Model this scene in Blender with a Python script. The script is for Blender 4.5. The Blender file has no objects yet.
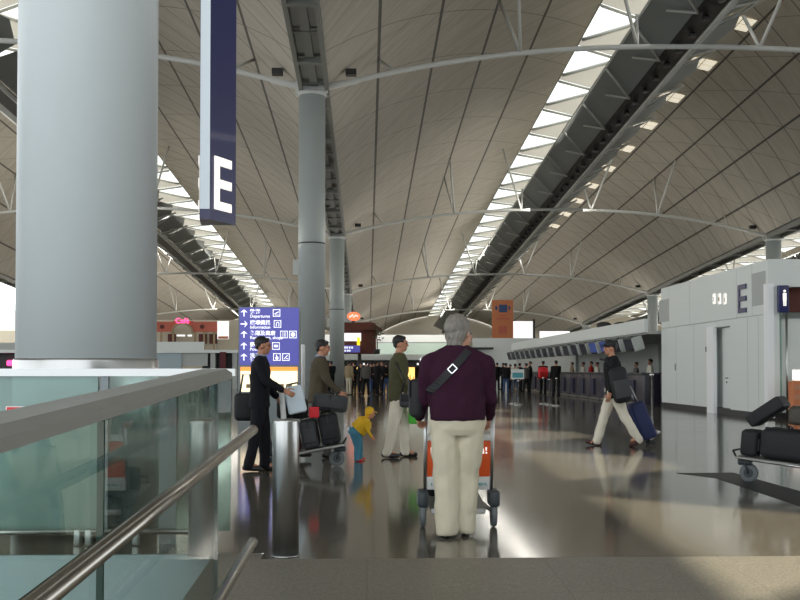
import bpy, bmesh, math, random
from mathutils import Vector, Matrix, noise
from mathutils.bvhtree import BVHTree
random.seed(7)
C = bpy.context.scene.collection
PI = math.pi
EYE = 1.28
FPX = 1015.0

# ------------------------------------------------------------------ camera
PY0 = 345.0    # principal point row (lens shifted up)
PITCH = math.atan((370-PY0)/FPX)
YAW = math.atan(33*math.cos(PITCH)/FPX)
Fw = Vector((math.sin(YAW)*math.cos(PITCH), math.cos(YAW)*math.cos(PITCH), math.sin(PITCH)))
Rt = Vector((math.cos(YAW), -math.sin(YAW), 0))
Up = Rt.cross(Fw)
cam = bpy.data.cameras.new('camera'); camo = bpy.data.objects.new('camera', cam); C.objects.link(camo)
camo.matrix_world = Matrix(((Rt.x, Up.x, -Fw.x, 0), (Rt.y, Up.y, -Fw.y, 0), (Rt.z, Up.z, -Fw.z, EYE), (0, 0, 0, 1)))
cam.shift_y = (PY0-300)/800; cam.sensor_width = 36; cam.lens = 36*FPX/800; cam.clip_end = 2000; cam.clip_start = 0.05
bpy.context.scene.camera = camo
def ray(px, py): return Fw + Rt*((px-400)/FPX) + Up*((PY0-py)/FPX)
def P(px, py, Y):
    d = ray(px, py); d = d*(Y/d.y); return Vector((d.x, Y, EYE+d.z))
def G(px, py, z=0.0):
    d = ray(px, py); t = (z-EYE)/d.z; return Vector((d.x*t, d.y*t, z))

# ------------------------------------------------------------------ materials
def lin(c):
    return tuple(((v/255)/12.92 if v/255 <= .04045 else ((v/255+.055)/1.055)**2.4) for v in c)
MATS = {}
def mat(name, rgb, rough=.6, metal=0., spec=.5, bump=0., bscale=40, var=0., vscale=8, emit=None, estr=0, stretch=None, coat=0):
    if name in MATS: return MATS[name]
    m = bpy.data.materials.new(name); m.use_nodes = True; nt = m.node_tree; b = nt.nodes['Principled BSDF']
    col = lin(rgb)
    b.inputs['Base Color'].default_value = (*col, 1); b.inputs['Roughness'].default_value = rough
    b.inputs['Metallic'].default_value = metal; b.inputs['Specular IOR Level'].default_value = spec
    b.inputs['Coat Weight'].default_value = coat
    if emit: b.inputs['Emission Color'].default_value = (*lin(emit), 1); b.inputs['Emission Strength'].default_value = estr
    tc = nt.nodes.new('ShaderNodeTexCoord'); src = tc.outputs['Object']
    if stretch:
        mp = nt.nodes.new('ShaderNodeMapping'); mp.inputs['Scale'].default_value = stretch
        nt.links.new(src, mp.inputs['Vector']); src = mp.outputs['Vector']
    if bump:
        n = nt.nodes.new('ShaderNodeTexNoise'); n.inputs['Scale'].default_value = bscale; n.inputs['Detail'].default_value = 4
        bp = nt.nodes.new('ShaderNodeBump'); bp.inputs['Strength'].default_value = bump; bp.inputs['Distance'].default_value = .02
        nt.links.new(src, n.inputs['Vector']); nt.links.new(n.outputs['Fac'], bp.inputs['Height']); nt.links.new(bp.outputs['Normal'], b.inputs['Normal'])
    if var:
        n = nt.nodes.new('ShaderNodeTexNoise'); n.inputs['Scale'].default_value = vscale; n.inputs['Detail'].default_value = 5
        r = nt.nodes.new('ShaderNodeMix'); r.data_type = 'RGBA'
        r.inputs[6].default_value = (*[max(0, v*(1-var)) for v in col], 1); r.inputs[7].default_value = (*[v*(1+var) for v in col], 1)
        nt.links.new(src, n.inputs['Vector']); nt.links.new(n.outputs['Fac'], r.inputs[0]); nt.links.new(r.outputs[2], b.inputs['Base Color'])
    MATS[name] = m; return m

def math_node(nt, op, a, b=None):
    n = nt.nodes.new('ShaderNodeMath'); n.operation = op
    for i, v in enumerate((a, b)):
        if v is None: continue
        if isinstance(v, (int, float)): n.inputs[i].default_value = v
        else: nt.links.new(v, n.inputs[i])
    return n.outputs[0]

def glass_mat(name, tint, refl=1.0, rough=0.0, haze=0.0, hcol=(150, 178, 172)):
    m = bpy.data.materials.new(name); m.use_nodes = True; nt = m.node_tree
    for n in list(nt.nodes): nt.nodes.remove(n)
    o = nt.nodes.new('ShaderNodeOutputMaterial'); mx = nt.nodes.new('ShaderNodeMixShader')
    t = nt.nodes.new('ShaderNodeBsdfTransparent'); t.inputs[0].default_value = (*lin(tint), 1)
    g = nt.nodes.new('ShaderNodeBsdfGlossy'); g.inputs['Roughness'].default_value = rough; g.inputs[0].default_value = (refl, refl, refl, 1)
    f = nt.nodes.new('ShaderNodeFresnel'); 
    ge = nt.nodes.new('ShaderNodeNewGeometry'); nt.links.new(math_node(nt, 'SUBTRACT', 1.45, math_node(nt, 'MULTIPLY', ge.outputs['Backfacing'], 1.45-1/1.45)), f.inputs[0])
    nt.links.new(f.outputs[0], mx.inputs[0]); ts = t.outputs[0]
    if haze:
        d = nt.nodes.new('ShaderNodeBsdfDiffuse'); d.inputs[0].default_value = (*lin(hcol), 1); m2 = nt.nodes.new('ShaderNodeMixShader'); m2.inputs[0].default_value = haze
        nt.links.new(t.outputs[0], m2.inputs[1]); nt.links.new(d.outputs[0], m2.inputs[2]); ts = m2.outputs[0]
    nt.links.new(ts, mx.inputs[1]); nt.links.new(g.outputs[0], mx.inputs[2]); nt.links.new(mx.outputs[0], o.inputs[0])
    MATS[name] = m; return m

def roof_mat():
    m = bpy.data.materials.new('roof_panels'); m.use_nodes = True; nt = m.node_tree; b = nt.nodes['Principled BSDF']
    uv = nt.nodes.new('ShaderNodeUVMap'); uv.uv_map = 'UVMap'
    s = nt.nodes.new('ShaderNodeSeparateXYZ'); nt.links.new(uv.outputs[0], s.inputs[0])
    U = math_node(nt, 'ABSOLUTE', s.outputs[0]); V = s.outputs[1]
    d1 = math_node(nt, 'SUBTRACT', U, V); d2 = math_node(nt, 'ADD', U, V)
    def line(x, w):
        f = math_node(nt, 'FRACT', math_node(nt, 'ADD', x, 100.5))
        a = math_node(nt, 'ABSOLUTE', math_node(nt, 'SUBTRACT', f, .5))
        return math_node(nt, 'LESS_THAN', a, w)
    right = math_node(nt, 'GREATER_THAN', s.outputs[0], 0)
    L1 = line(U, .024)
    L2 = math_node(nt, 'MULTIPLY', line(d1, .02), math_node(nt, 'ADD', math_node(nt, 'MULTIPLY', right, .42), .22))
    L3 = math_node(nt, 'MULTIPLY', line(math_node(nt, 'MULTIPLY', d2, .5), .009), .45)
    ln = math_node(nt, 'MAXIMUM', math_node(nt, 'MULTIPLY', L1, .85), math_node(nt, 'MAXIMUM', L2, L3))
    # corrugated strips inside each triangular panel
    cv = nt.nodes.new('ShaderNodeCombineXYZ'); nt.links.new(math_node(nt, 'MULTIPLY', d1, 5.0), cv.inputs[0]); nt.links.new(math_node(nt, 'MULTIPLY', d2, .7), cv.inputs[1])
    nz = nt.nodes.new('ShaderNodeTexNoise'); nz.inputs['Scale'].default_value = 1.0; nz.inputs['Detail'].default_value = 3
    nt.links.new(cv.outputs[0], nz.inputs['Vector'])
    r = nt.nodes.new('ShaderNodeMix'); r.data_type = 'RGBA'
    r.inputs[6].default_value = (*lin((158, 152, 141)), 1); r.inputs[7].default_value = (*lin((190, 184, 172)), 1)
    nt.links.new(nz.outputs['Fac'], r.inputs[0])
    r2 = nt.nodes.new('ShaderNodeMix'); r2.data_type = 'RGBA'; r2.inputs[7].default_value = (*lin((46, 45, 42)), 1)
    nt.links.new(r.outputs[2], r2.inputs[6]); nt.links.new(ln, r2.inputs[0])
    nt.links.new(r2.outputs[2], b.inputs['Base Color']); b.inputs['Roughness'].default_value = .65; b.inputs['Specular IOR Level'].default_value = .3
    bp = nt.nodes.new('ShaderNodeBump'); bp.inputs['Strength'].default_value = .5; bp.inputs['Distance'].default_value = .12
    nt.links.new(nz.outputs['Fac'], bp.inputs['Height']); nt.links.new(bp.outputs['Normal'], b.inputs['Normal'])
    MATS['roof'] = m; return m

def floor_mat(name, a, c, rough, tile, spec=.5):
    m = bpy.data.materials.new(name); m.use_nodes = True; nt = m.node_tree; b = nt.nodes['Principled BSDF']
    tc = nt.nodes.new('ShaderNodeTexCoord')
    n = nt.nodes.new('ShaderNodeTexNoise'); n.inputs['Scale'].default_value = 55; n.inputs['Detail'].default_value = 6; n.inputs['Roughness'].default_value = .7
    n2 = nt.nodes.new('ShaderNodeTexNoise'); n2.inputs['Scale'].default_value = .7; n2.inputs['Detail'].default_value = 3
    nt.links.new(tc.outputs['Object'], n.inputs['Vector']); nt.links.new(tc.outputs['Object'], n2.inputs['Vector'])
    ra = nt.nodes.new('ShaderNodeValToRGB'); ra.color_ramp.elements[0].position = .38; ra.color_ramp.elements[1].position = .62
    ra.color_ramp.elements[0].color = (*lin(a), 1); ra.color_ramp.elements[1].color = (*lin(c), 1)
    nt.links.new(n.outputs['Fac'], ra.inputs[0])
    br = nt.nodes.new('ShaderNodeTexBrick'); br.offset = 0; br.inputs['Scale'].default_value = 1; br.inputs['Mortar Size'].default_value = .004
    br.inputs['Brick Width'].default_value = tile; br.inputs['Row Height'].default_value = tile; br.inputs['Mortar Smooth'].default_value = 0
    br.inputs['Color1'].default_value = (1, 1, 1, 1); br.inputs['Color2'].default_value = (.9, .9, .9, 1); br.inputs['Mortar'].default_value = (.6, .6, .6, 1)
    nt.links.new(tc.outputs['Object'], br.inputs['Vector'])
    mu = nt.nodes.new('ShaderNodeMix'); mu.data_type = 'RGBA'; mu.blend_type = 'MULTIPLY'; mu.inputs[0].default_value = .8
    nt.links.new(ra.outputs[0], mu.inputs[6]); nt.links.new(br.outputs['Color'], mu.inputs[7])
    nt.links.new(mu.outputs[2], b.inputs['Base Color'])
    rr = math_node(nt, 'ADD', math_node(nt, 'MULTIPLY', n2.outputs['Fac'], .06), rough-.03)
    nt.links.new(rr, b.inputs['Roughness']); b.inputs['Specular IOR Level'].default_value = spec
    MATS[name] = m; return m

def steel_mat(name, rgb, rough, aniso_z=True):
    m = mat(name, rgb, rough, 1.0, var=.12, vscale=3, stretch=(60, 60, .3) if aniso_z else (.5, .5, 40)); return m

def ridge_mat():
    m = bpy.data.materials.new('ridge_panel'); m.use_nodes = True; nt = m.node_tree; b = nt.nodes['Principled BSDF']; o = nt.nodes['Material Output']
    b.inputs['Base Color'].default_value = (.62, .62, .59, 1); b.inputs['Roughness'].default_value = .5  # lightened colour stands in for bounced light on the ridge panels
    t = nt.nodes.new('ShaderNodeBsdfTranslucent'); t.inputs[0].default_value = (.75, .73, .68, 1)
    x = nt.nodes.new('ShaderNodeMixShader'); x.inputs[0].default_value = .09
    nt.links.new(b.outputs[0], x.inputs[1]); nt.links.new(t.outputs[0], x.inputs[2]); nt.links.new(x.outputs[0], o.inputs[0]); return m
M = dict(
    endwall=mat('end_wall', (232, 224, 206), .6),
    ridgepanel=ridge_mat(),
    roof=roof_mat(),
    floor=floor_mat('granite_polished', (84, 80, 72), (116, 110, 99), .10, 1.2, .62),
    ramp=floor_mat('granite_flamed', (104, 100, 91), (136, 130, 118), .42, 1.2, .35),
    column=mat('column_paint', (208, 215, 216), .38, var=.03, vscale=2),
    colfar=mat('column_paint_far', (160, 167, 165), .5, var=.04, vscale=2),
    steel=steel_mat('brushed_steel', (176, 177, 176), .28),
    rail=steel_mat('rail_steel', (168, 164, 156), .24, False),
    chrome=mat('chrome', (205, 206, 206), .15, 1.),
    alu=mat('cap_aluminium', (146, 146, 140), .5, .25, var=.05),
    white=mat('white_paint', (246, 248, 248), .45),
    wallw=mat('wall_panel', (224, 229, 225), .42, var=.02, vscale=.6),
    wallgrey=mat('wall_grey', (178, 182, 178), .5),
    tube=mat('white_tube', (196, 198, 194), .4),
    refltop=mat('reflector_top', (225, 224, 216), .5),
    refl=mat('reflector_sheet', (146, 152, 152), .5, .2, var=.06, vscale=1),
    dark=mat('dark_metal', (38, 38, 38), .5),
    black=mat('black_plastic', (22, 22, 24), .4),
    gutter=mat('gutter_grey', (112, 114, 108), .5),
    navy=mat('sign_navy', (36, 40, 94), .35, coat=.2),
    blue=mat('sign_blue', (92, 92, 178), .4, emit=(88, 88, 178), estr=.42),
    litwhite=mat('lit_white', (235, 235, 235), .4, emit=(255, 255, 255), estr=.9),
    litletter=mat('lit_letter', (245, 242, 236), .4, emit=(255, 250, 240), estr=.75),
    edgewhite=mat('sign_edge', (214, 224, 230), .35, emit=(214, 226, 236), estr=.25),
    orangelit=mat('lightbox_orange', (240, 160, 80), .4, emit=(255, 150, 60), estr=1.0),
    boxlit=mat('lightbox_face', (240, 225, 190), .4, emit=(255, 236, 200), estr=1.15, var=.1, vscale=3),
    terracotta=mat('terracotta', (186, 98, 78), .7, var=.08),
    terradark=mat('terracotta_dark', (92, 46, 38), .7),
    orange=mat('orange_banner', (196, 120, 78), .7, var=.05, vscale=2),
    cartorange=mat('cart_orange', (226, 92, 40), .4),
    cartwhite=mat('cart_white', (222, 224, 222), .4),
    teal=mat('teal_print', (70, 150, 160), .5),
    cream=mat('cream_wall', (196, 186, 164), .6),
    counter=mat('counter_front', (38, 34, 48), .35, var=.1),
    ctop=mat('counter_top', (70, 70, 76), .35),
    navybelt=mat('navy_belt', (26, 30, 60), .5),
    screen=mat('screen_face', (16, 18, 24), .25, emit=(60, 80, 130), estr=.05),
    screenblue=mat('screen_blue', (40, 60, 110), .2, emit=(60, 90, 170), estr=.25),
    pink=mat('neon_pink', (255, 90, 150), .4, emit=(255, 70, 140), estr=2.2),
    neono=mat('neon_orange', (255, 140, 100), .4, emit=(255, 110, 70), estr=1.4),
    yellowlit=mat('yellow_lit', (250, 220, 40), .4, emit=(255, 220, 30), estr=1.0),
    warmlit=mat('warm_shop_light', (255, 210, 130), .4, emit=(255, 200, 110), estr=1.6),
    green=mat('plant_green', (58, 70, 48), .7, var=.3, vscale=4),
    redsign=mat('red_sign', (196, 30, 40), .4, emit=(196, 30, 40), estr=.15),
    rubber=mat('rubber', (34, 36, 38), .7),
    tyre=mat('grey_tyre', (104, 110, 112), .6),
    fender=mat('fender_grey', (52, 60, 64), .45),
    skin=mat('skin', (186, 132, 104), .55, var=.06, vscale=14),
    skinpale=mat('skin_pale', (196, 146, 122), .55, var=.06, vscale=14),
    hairblack=mat('hair_black', (24, 21, 20), .5, bump=.5, bscale=60, stretch=(1, 1, .25)),
    hairgrey=mat('hair_grey', (128, 122, 114), .55, bump=1., bscale=45, var=.42, vscale=26, stretch=(1.4, 1.4, .3)),
    eye=mat('eye_dark', (30, 22, 20), .25),
    lip=mat('lip', (150, 84, 76), .5),
    purple=mat('purple_knit', (50, 20, 40), .85, spec=.2, bump=.35, bscale=120, var=.14, vscale=20),
    beige=mat('beige_chino', (200, 193, 171), .85, spec=.2, bump=.6, bscale=9, var=.05, vscale=9),
    shoeblack=mat('shoe_black', (26, 24, 24), .4),
    shoebrown=mat('shoe_brown', (66, 30, 28), .5),
    suit=mat('suit_black', (24, 24, 30), .8, spec=.2, bump=.2, bscale=12),
    olive=mat('olive_cloth', (78, 76, 54), .85, spec=.2, bump=.25, bscale=12, var=.1),
    brownjk=mat('brown_jacket', (82, 74, 60), .85, spec=.2, bump=.25, bscale=12, var=.1),
    offwhite=mat('offwhite_cloth', (220, 214, 196), .85, spec=.2, bump=.25, bscale=12, var=.04),
    blackcloth=mat('black_cloth', (28, 28, 30), .85, spec=.2, bump=.2, bscale=14),
    greycloth=mat('grey_cloth', (98, 96, 92), .85, spec=.2),
    redcloth=mat('red_cloth', (164, 36, 34), .8, spec=.2),
    tancloth=mat('tan_cloth', (160, 142, 112), .85, spec=.2),
    bluecloth=mat('blue_cloth', (66, 86, 124), .85, spec=.2),
    shirtblue=mat('shirt_blue', (150, 166, 190), .8),
    bagblack=mat('bag_black', (26, 26, 30), .7, bump=.3, bscale=60),
    bagcharcoal=mat('bag_charcoal', (58, 60, 62), .7, bump=.3, bscale=60, var=.1),
    bagmaroon=mat('bag_maroon', (92, 34, 40), .7, bump=.2),
    bagblue=mat('bag_blue', (34, 42, 84), .7, bump=.3),
    bagbrown=mat('bag_brown', (66, 60, 52), .6, bump=.3),
    baglight=mat('bag_light', (222, 236, 246), .6, var=.06),
    baggreen=mat('bag_green', (84, 190, 60), .5),
    bagred=mat('bag_red', (214, 32, 44), .6),
    toyyellow=mat('toddler_yellow', (222, 176, 30), .8, bump=.2),
    toyblue=mat('toddler_blue', (70, 130, 154), .8),
    toyred=mat('toddler_red', (226, 40, 36), .6),
    plinth=mat('plinth_blue', (168, 184, 190), .5),
    postgrey=mat('post_grey', (118, 126, 128), .4, .3),
    glass=glass_mat('balustrade_glass', (236, 245, 240), .6),
    glassteal=glass_mat('screen_glass', (214, 230, 226)),
    glasshaze=glass_mat('screen_glass_hazy', (186, 210, 206), 1.0, 0, .6),
    glasssky=glass_mat('skylight_glass', (232, 234, 230)),
    edge=mat('glass_edge', (38, 66, 62), .2),
)

# ------------------------------------------------------------------ mesh helpers
class MB:
    def __init__(s): s.v = []; s.f = []; s.mi = []; s.cur = 0; s.sm = []
    def add(s, verts, faces, smooth=False):
        o = len(s.v); s.v += [tuple(v) for v in verts]; s.f += [tuple(i+o for i in f) for f in faces]
        s.mi += [s.cur]*len(faces); s.sm += [smooth]*len(faces); return s
    def box(s, c, d, rot=None, taper=1.0):
        hx, hy, hz = d[0]/2, d[1]/2, d[2]/2; c = Vector(c)
        vs = []
        for z in (-1, 1):
            k = taper if z > 0 else 1
            for x, y in ((-1, -1), (1, -1), (1, 1), (-1, 1)):
                p = Vector((x*hx*k, y*hy*k, z*hz))
                if rot: p = rot @ p
                vs.append(c+p)
        return s.add(vs, [(3, 2, 1, 0), (4, 5, 6, 7), (0, 1, 5, 4), (1, 2, 6, 5), (2, 3, 7, 6), (3, 0, 4, 7)])
    def bounds(s, a, b): return s.box([(p+q)/2 for p, q in zip(a, b)], [abs(q-p) for p, q in zip(a, b)])
    def rbox(s, c, d, r=.03, rot=None, seg=3):
        # rounded box: superellipse-like loft
        bm = bmesh.new(); bmesh.ops.create_cube(bm, size=1)
        for v in bm.verts: v.co = Vector((v.co.x*d[0], v.co.y*d[1], v.co.z*d[2]))
        bmesh.ops.bevel(bm, geom=bm.edges[:], offset=min(r, min(d)*.49), segments=seg, affect='EDGES', profile=.5)
        vs = []
        for v in bm.verts:
            p = v.co.copy()
            if rot: p = rot @ p
            vs.append(Vector(c)+p)
        bm.verts.index_update()
        s.add(vs, [tuple(x.index for x in f.verts) for f in bm.faces], True); bm.free(); return s
    def tube(s, pts, r, n=10, caps=True, closed=False):
        pts = [Vector(p) for p in pts]; rs = r if isinstance(r, (list, tuple)) else [r]*len(pts)
        vs = []; N = len(pts); ref = None
        for i, p in enumerate(pts):
            a = pts[i-1] if (i > 0 or closed) else p; b = pts[(i+1) % N] if (i < N-1 or closed) else p
            t = (b-a).normalized()
            if ref is None: ref = Vector((0, 0, 1)) if abs(t.z) < .9 else Vector((1, 0, 0))
            u = (ref - t*ref.dot(t)).normalized(); w = t.cross(u); ref = u
            for k in range(n):
                an = 2*PI*k/n; vs.append(p + (u*math.cos(an)+w*math.sin(an))*rs[i])
        fs = []
        for i in range(N if closed else N-1):
            j = (i+1) % N
            for k in range(n):
                k2 = (k+1) % n; fs.append((i*n+k, i*n+k2, j*n+k2, j*n+k))
        s.add(vs, fs, True)
        if caps and not closed:
            o = len(s.v)-len(vs)
            s.f += [tuple(o+k for k in reversed(range(n))), tuple(o+(N-1)*n+k for k in range(n))]; s.mi += [s.cur]*2; s.sm += [False]*2
        return s
    def lathe(s, prof, c=(0, 0, 0), n=32, axis='Z'):
        vs = []; c = Vector(c)
        for r, z in prof:
            for k in range(n):
                a = 2*PI*k/n; p = Vector((r*math.cos(a), r*math.sin(a), z))
                if axis == 'X': p = Vector((p.z, p.x, p.y))
                if axis == 'Y': p = Vector((p.x, p.z, p.y))
                vs.append(c+p)
        fs = []
        for i in range(len(prof)-1):
            for k in range(n):
                k2 = (k+1) % n; fs.append((i*n+k, i*n+k2, (i+1)*n+k2, (i+1)*n+k))
        m = len(prof)-1
        s.add(vs, fs, True); o = len(s.v)-len(vs)
        s.f += [tuple(o+k for k in reversed(range(n))), tuple(o+m*n+k for k in range(n))]; s.mi += [s.cur]*2; s.sm += [False]*2
        return s
    def ell(s, c, r, rot=None, n=16, m=10):
        vs = [];c = Vector(c)
        for i in range(1, m):
            t = PI*i/m
            for k in range(n):
                a = 2*PI*k/n; p = Vector((r[0]*math.sin(t)*math.cos(a), r[1]*math.sin(t)*math.sin(a), r[2]*math.cos(t)))
                vs.append(c+(rot @ p if rot else p))
        top = Vector((0, 0, r[2])); vs.append(c+(rot @ top if rot else top)); vs.append(c-(rot @ top if rot else top))
        fs = []
        for i in range(m-2):
            for k in range(n):
                k2 = (k+1) % n; fs.append((i*n+k, (i+1)*n+k, (i+1)*n+k2, i*n+k2))
        T = (m-1)*n
        for k in range(n):
            k2 = (k+1) % n; fs.append((T, k, k2)); fs.append((T+1, (m-2)*n+k2, (m-2)*n+k))
        return s.add(vs, fs, True)
    def cap(s, a, ra, b, rb, n=12):
        # tapered capsule
        a = Vector(a); b = Vector(b); t = (b-a).normalized(); L = (b-a).length
        pts = []; rr = []
        for k in range(5):
            an = PI/2*k/4; pts.append(a - t*ra*math.cos(an)); rr.append(max(ra*math.sin(an), 1e-4))
        for k in range(5):
            an = PI/2*(4-k)/4; pts.append(b + t*rb*math.cos(an)); rr.append(max(rb*math.sin(an), 1e-4))
        return s.tube(pts, rr, n)
    def loft(s, rings, n=24, tr=None):
        # rings: (cx, cy, z, rx, ry)
        vs = []
        for cx, cy, z, rx, ry in rings:
            for k in range(n):
                a = 2*PI*k/n; ca, sa = math.cos(a), math.sin(a)
                p = Vector((cx+rx*math.copysign(abs(ca)**.85, ca), cy+ry*math.copysign(abs(sa)**.85, sa), z)); vs.append(tr @ p if tr else p)
        fs = []
        m = len(rings)
        for i in range(m-1):
            for k in range(n):
                k2 = (k+1) % n; fs.append((i*n+k, i*n+k2, (i+1)*n+k2, (i+1)*n+k))
        fs += [tuple(reversed(range(n))), tuple((m-1)*n+k for k in range(n))]
        return s.add(vs, fs, True)
    def mesh(s, name):
        me = bpy.data.meshes.new(name); me.from_pydata(s.v, [], s.f)
        me.polygons.foreach_set('material_index', s.mi); me.polygons.foreach_set('use_smooth', s.sm); me.update(); return me
    def build(s, name, mats, parent=None, loc=None, rz=None, sharp=True):
        me = s.mesh(name)
        return link(name, me, mats, parent, loc, rz)

def link(name, me, mats, parent=None, loc=None, rz=None):
    if not isinstance(mats, (list, tuple)): mats = [mats]
    for m in mats: me.materials.append(M[m] if isinstance(m, str) else m)
    o = bpy.data.objects.new(name, me); C.objects.link(o)
    if parent: o.parent = parent
    if loc is not None: o.location = loc
    if rz is not None: o.rotation_euler = (0, 0, rz)
    return o
def tag(o, label, cat, group=None):
    o['label'] = label; o['category'] = cat
    if group: o['group'] = group
    return o
def struct(o, label=None):
    o['kind'] = 'structure'
    if label: o['label'] = label
    return o
def thing(name, label, cat, loc=(0, 0, 0), rz=0, group=None):
    o = bpy.data.objects.new(name, None); C.objects.link(o); o.location = loc; o.rotation_euler = (0, 0, rz); o.empty_display_size = .1
    return tag(o, label, cat, group)
def copy_tree(o, parent=None):
    c = o.copy(); C.objects.link(c)
    if parent: c.parent = parent
    for ch in list(o.children): copy_tree(ch, c)
    return c
def text_mesh(body, size, extrude=.004, align='LEFT', bold=0.0):
    cu = bpy.data.curves.new('t', 'FONT'); cu.body = body; cu.size = size; cu.extrude = extrude; cu.align_x = align; cu.offset = bold*size; cu.resolution_u = 3
    o = bpy.data.objects.new('t', cu); me = bpy.data.meshes.new_from_object(o); bpy.data.objects.remove(o); bpy.data.curves.remove(cu); return me
def text(name, body, size, m, parent, loc, rot, extrude=.004, align='LEFT', bold=0.012):
    me = text_mesh(body, size, extrude, align, bold); o = link(name, me, m, parent, loc); o.rotation_euler = rot; return o
ORD = ['first', 'second', 'third', 'fourth', 'fifth', 'sixth', 'seventh', 'eighth', 'ninth', 'tenth', 'eleventh', 'twelfth', 'thirteenth', 'fourteenth', 'fifteenth', 'sixteenth', 'seventeenth', 'eighteenth', 'nineteenth', 'twentieth']

# ------------------------------------------------------------------ roof geometry
SLOPE = 56/FPX
RIDGE = {'left': -20.45, 'middle': 15.55, 'right': 51.55}
def hh(dx): return 22.8-(25-math.sqrt(625-dx*dx))
def rz(h, Y): return EYE+h-SLOPE*Y
Y0, Y1 = -13.0, 209.0
NP = int((Y1-Y0)/6)
dxs = [-17.35, -16.2, -15, -14, -13, -12, -11, -10, -9, -8, -7, -6, -5, -4, -3]
wn = 0
for side, xc in RIDGE.items():
    b = MB(); uvs = []
    ys = [Y0+6*i for i in range(NP+1)]
    for sg in (-1, 1):
        vs = []; fs = []
        xs = [d*-sg for d in dxs]
        for d in xs:
            for y in ys: vs.append((xc+d, y, rz(hh(d), y)))
        n = len(ys)
        for i in range(len(xs)-1):
            for j in range(n-1):
                q = (i*n+j, i*n+j+1, (i+1)*n+j+1, (i+1)*n+j); fs.append(q if sg < 0 else q[::-1])
        b.add(vs, fs)
    g = MB(); tr = MB()
    for sg in (-1, 1):
        for i in range(NP):
            y = Y0+6*i
            def pt(d, yy): return Vector((xc+sg*d, yy, rz(hh(d), yy)))
            A, B_, Cc, D, E = pt(3, y+.6), pt(3, y+5.4), pt(0, y+3), pt(3, y+6.6), pt(0, y+9)
            g.add([A, B_, Cc], [(0, 1, 2)])
            b.cur = 1; b.add([B_, D, E, Cc], [(0, 1, 2, 3)]); b.cur = 0
            if i == 0: b.add([pt(3, y), A, Cc, pt(0, y)], [(0, 1, 2, 3)])
            dn = Vector((0, 0, -.12))
            tr.tube([B_+dn, Cc+dn], .13, 5); tr.tube([A+dn, Cc+dn], .09, 5)
    c = b.build('ceiling', ['roof', 'ridgepanel']); struct(c, f'grey panelled vault of the {side} roof bay')
    uvl = c.data.uv_layers.new(name='UVMap')
    for lp in c.data.loops:
        co = c.data.vertices[lp.vertex_index].co; uvl.data[lp.index].uv = ((co.x-xc)/3, co.y/3)
    wn += 1
    struct(g.build(f'window_{wn}', 'glasssky'), f'triangular skylight panes along the {side} ridge')
    struct(tr.build(f'trim_{wn}', 'tube'))
# valley gutters
for k, xv in enumerate((-38.45, -2.45, 33.55)):
    b = MB()
    for x0, x1, h0, h1 in ((-.68, .68, 15.75, 15.85), (-.68, -.5, 15.4, 15.85), (.5, .68, 15.4, 15.85), (-.18, .18, 15.6, 15.75)):
        vs = []
        for y in (Y0, Y1):
            for x, h in ((x0, h0), (x1, h0), (x1, h1), (x0, h1)): vs.append((xv+x, y, rz(h, y)))
        b.add(vs, [(0, 1, 2, 3), (7, 6, 5, 4), (0, 4, 5, 1), (1, 5, 6, 2), (2, 6, 7, 3), (3, 7, 4, 0)])
    y = Y0+2
    while y < Y1:
        b.box((xv, y, rz(15.5, y)), (1.2, .3, .22)); b.box((xv, y+3, rz(15.62, y+3)), (1.0, .12, .1)); y += 6
    struct(b.build(f'trim_{4+k}', 'gutter'))

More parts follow.
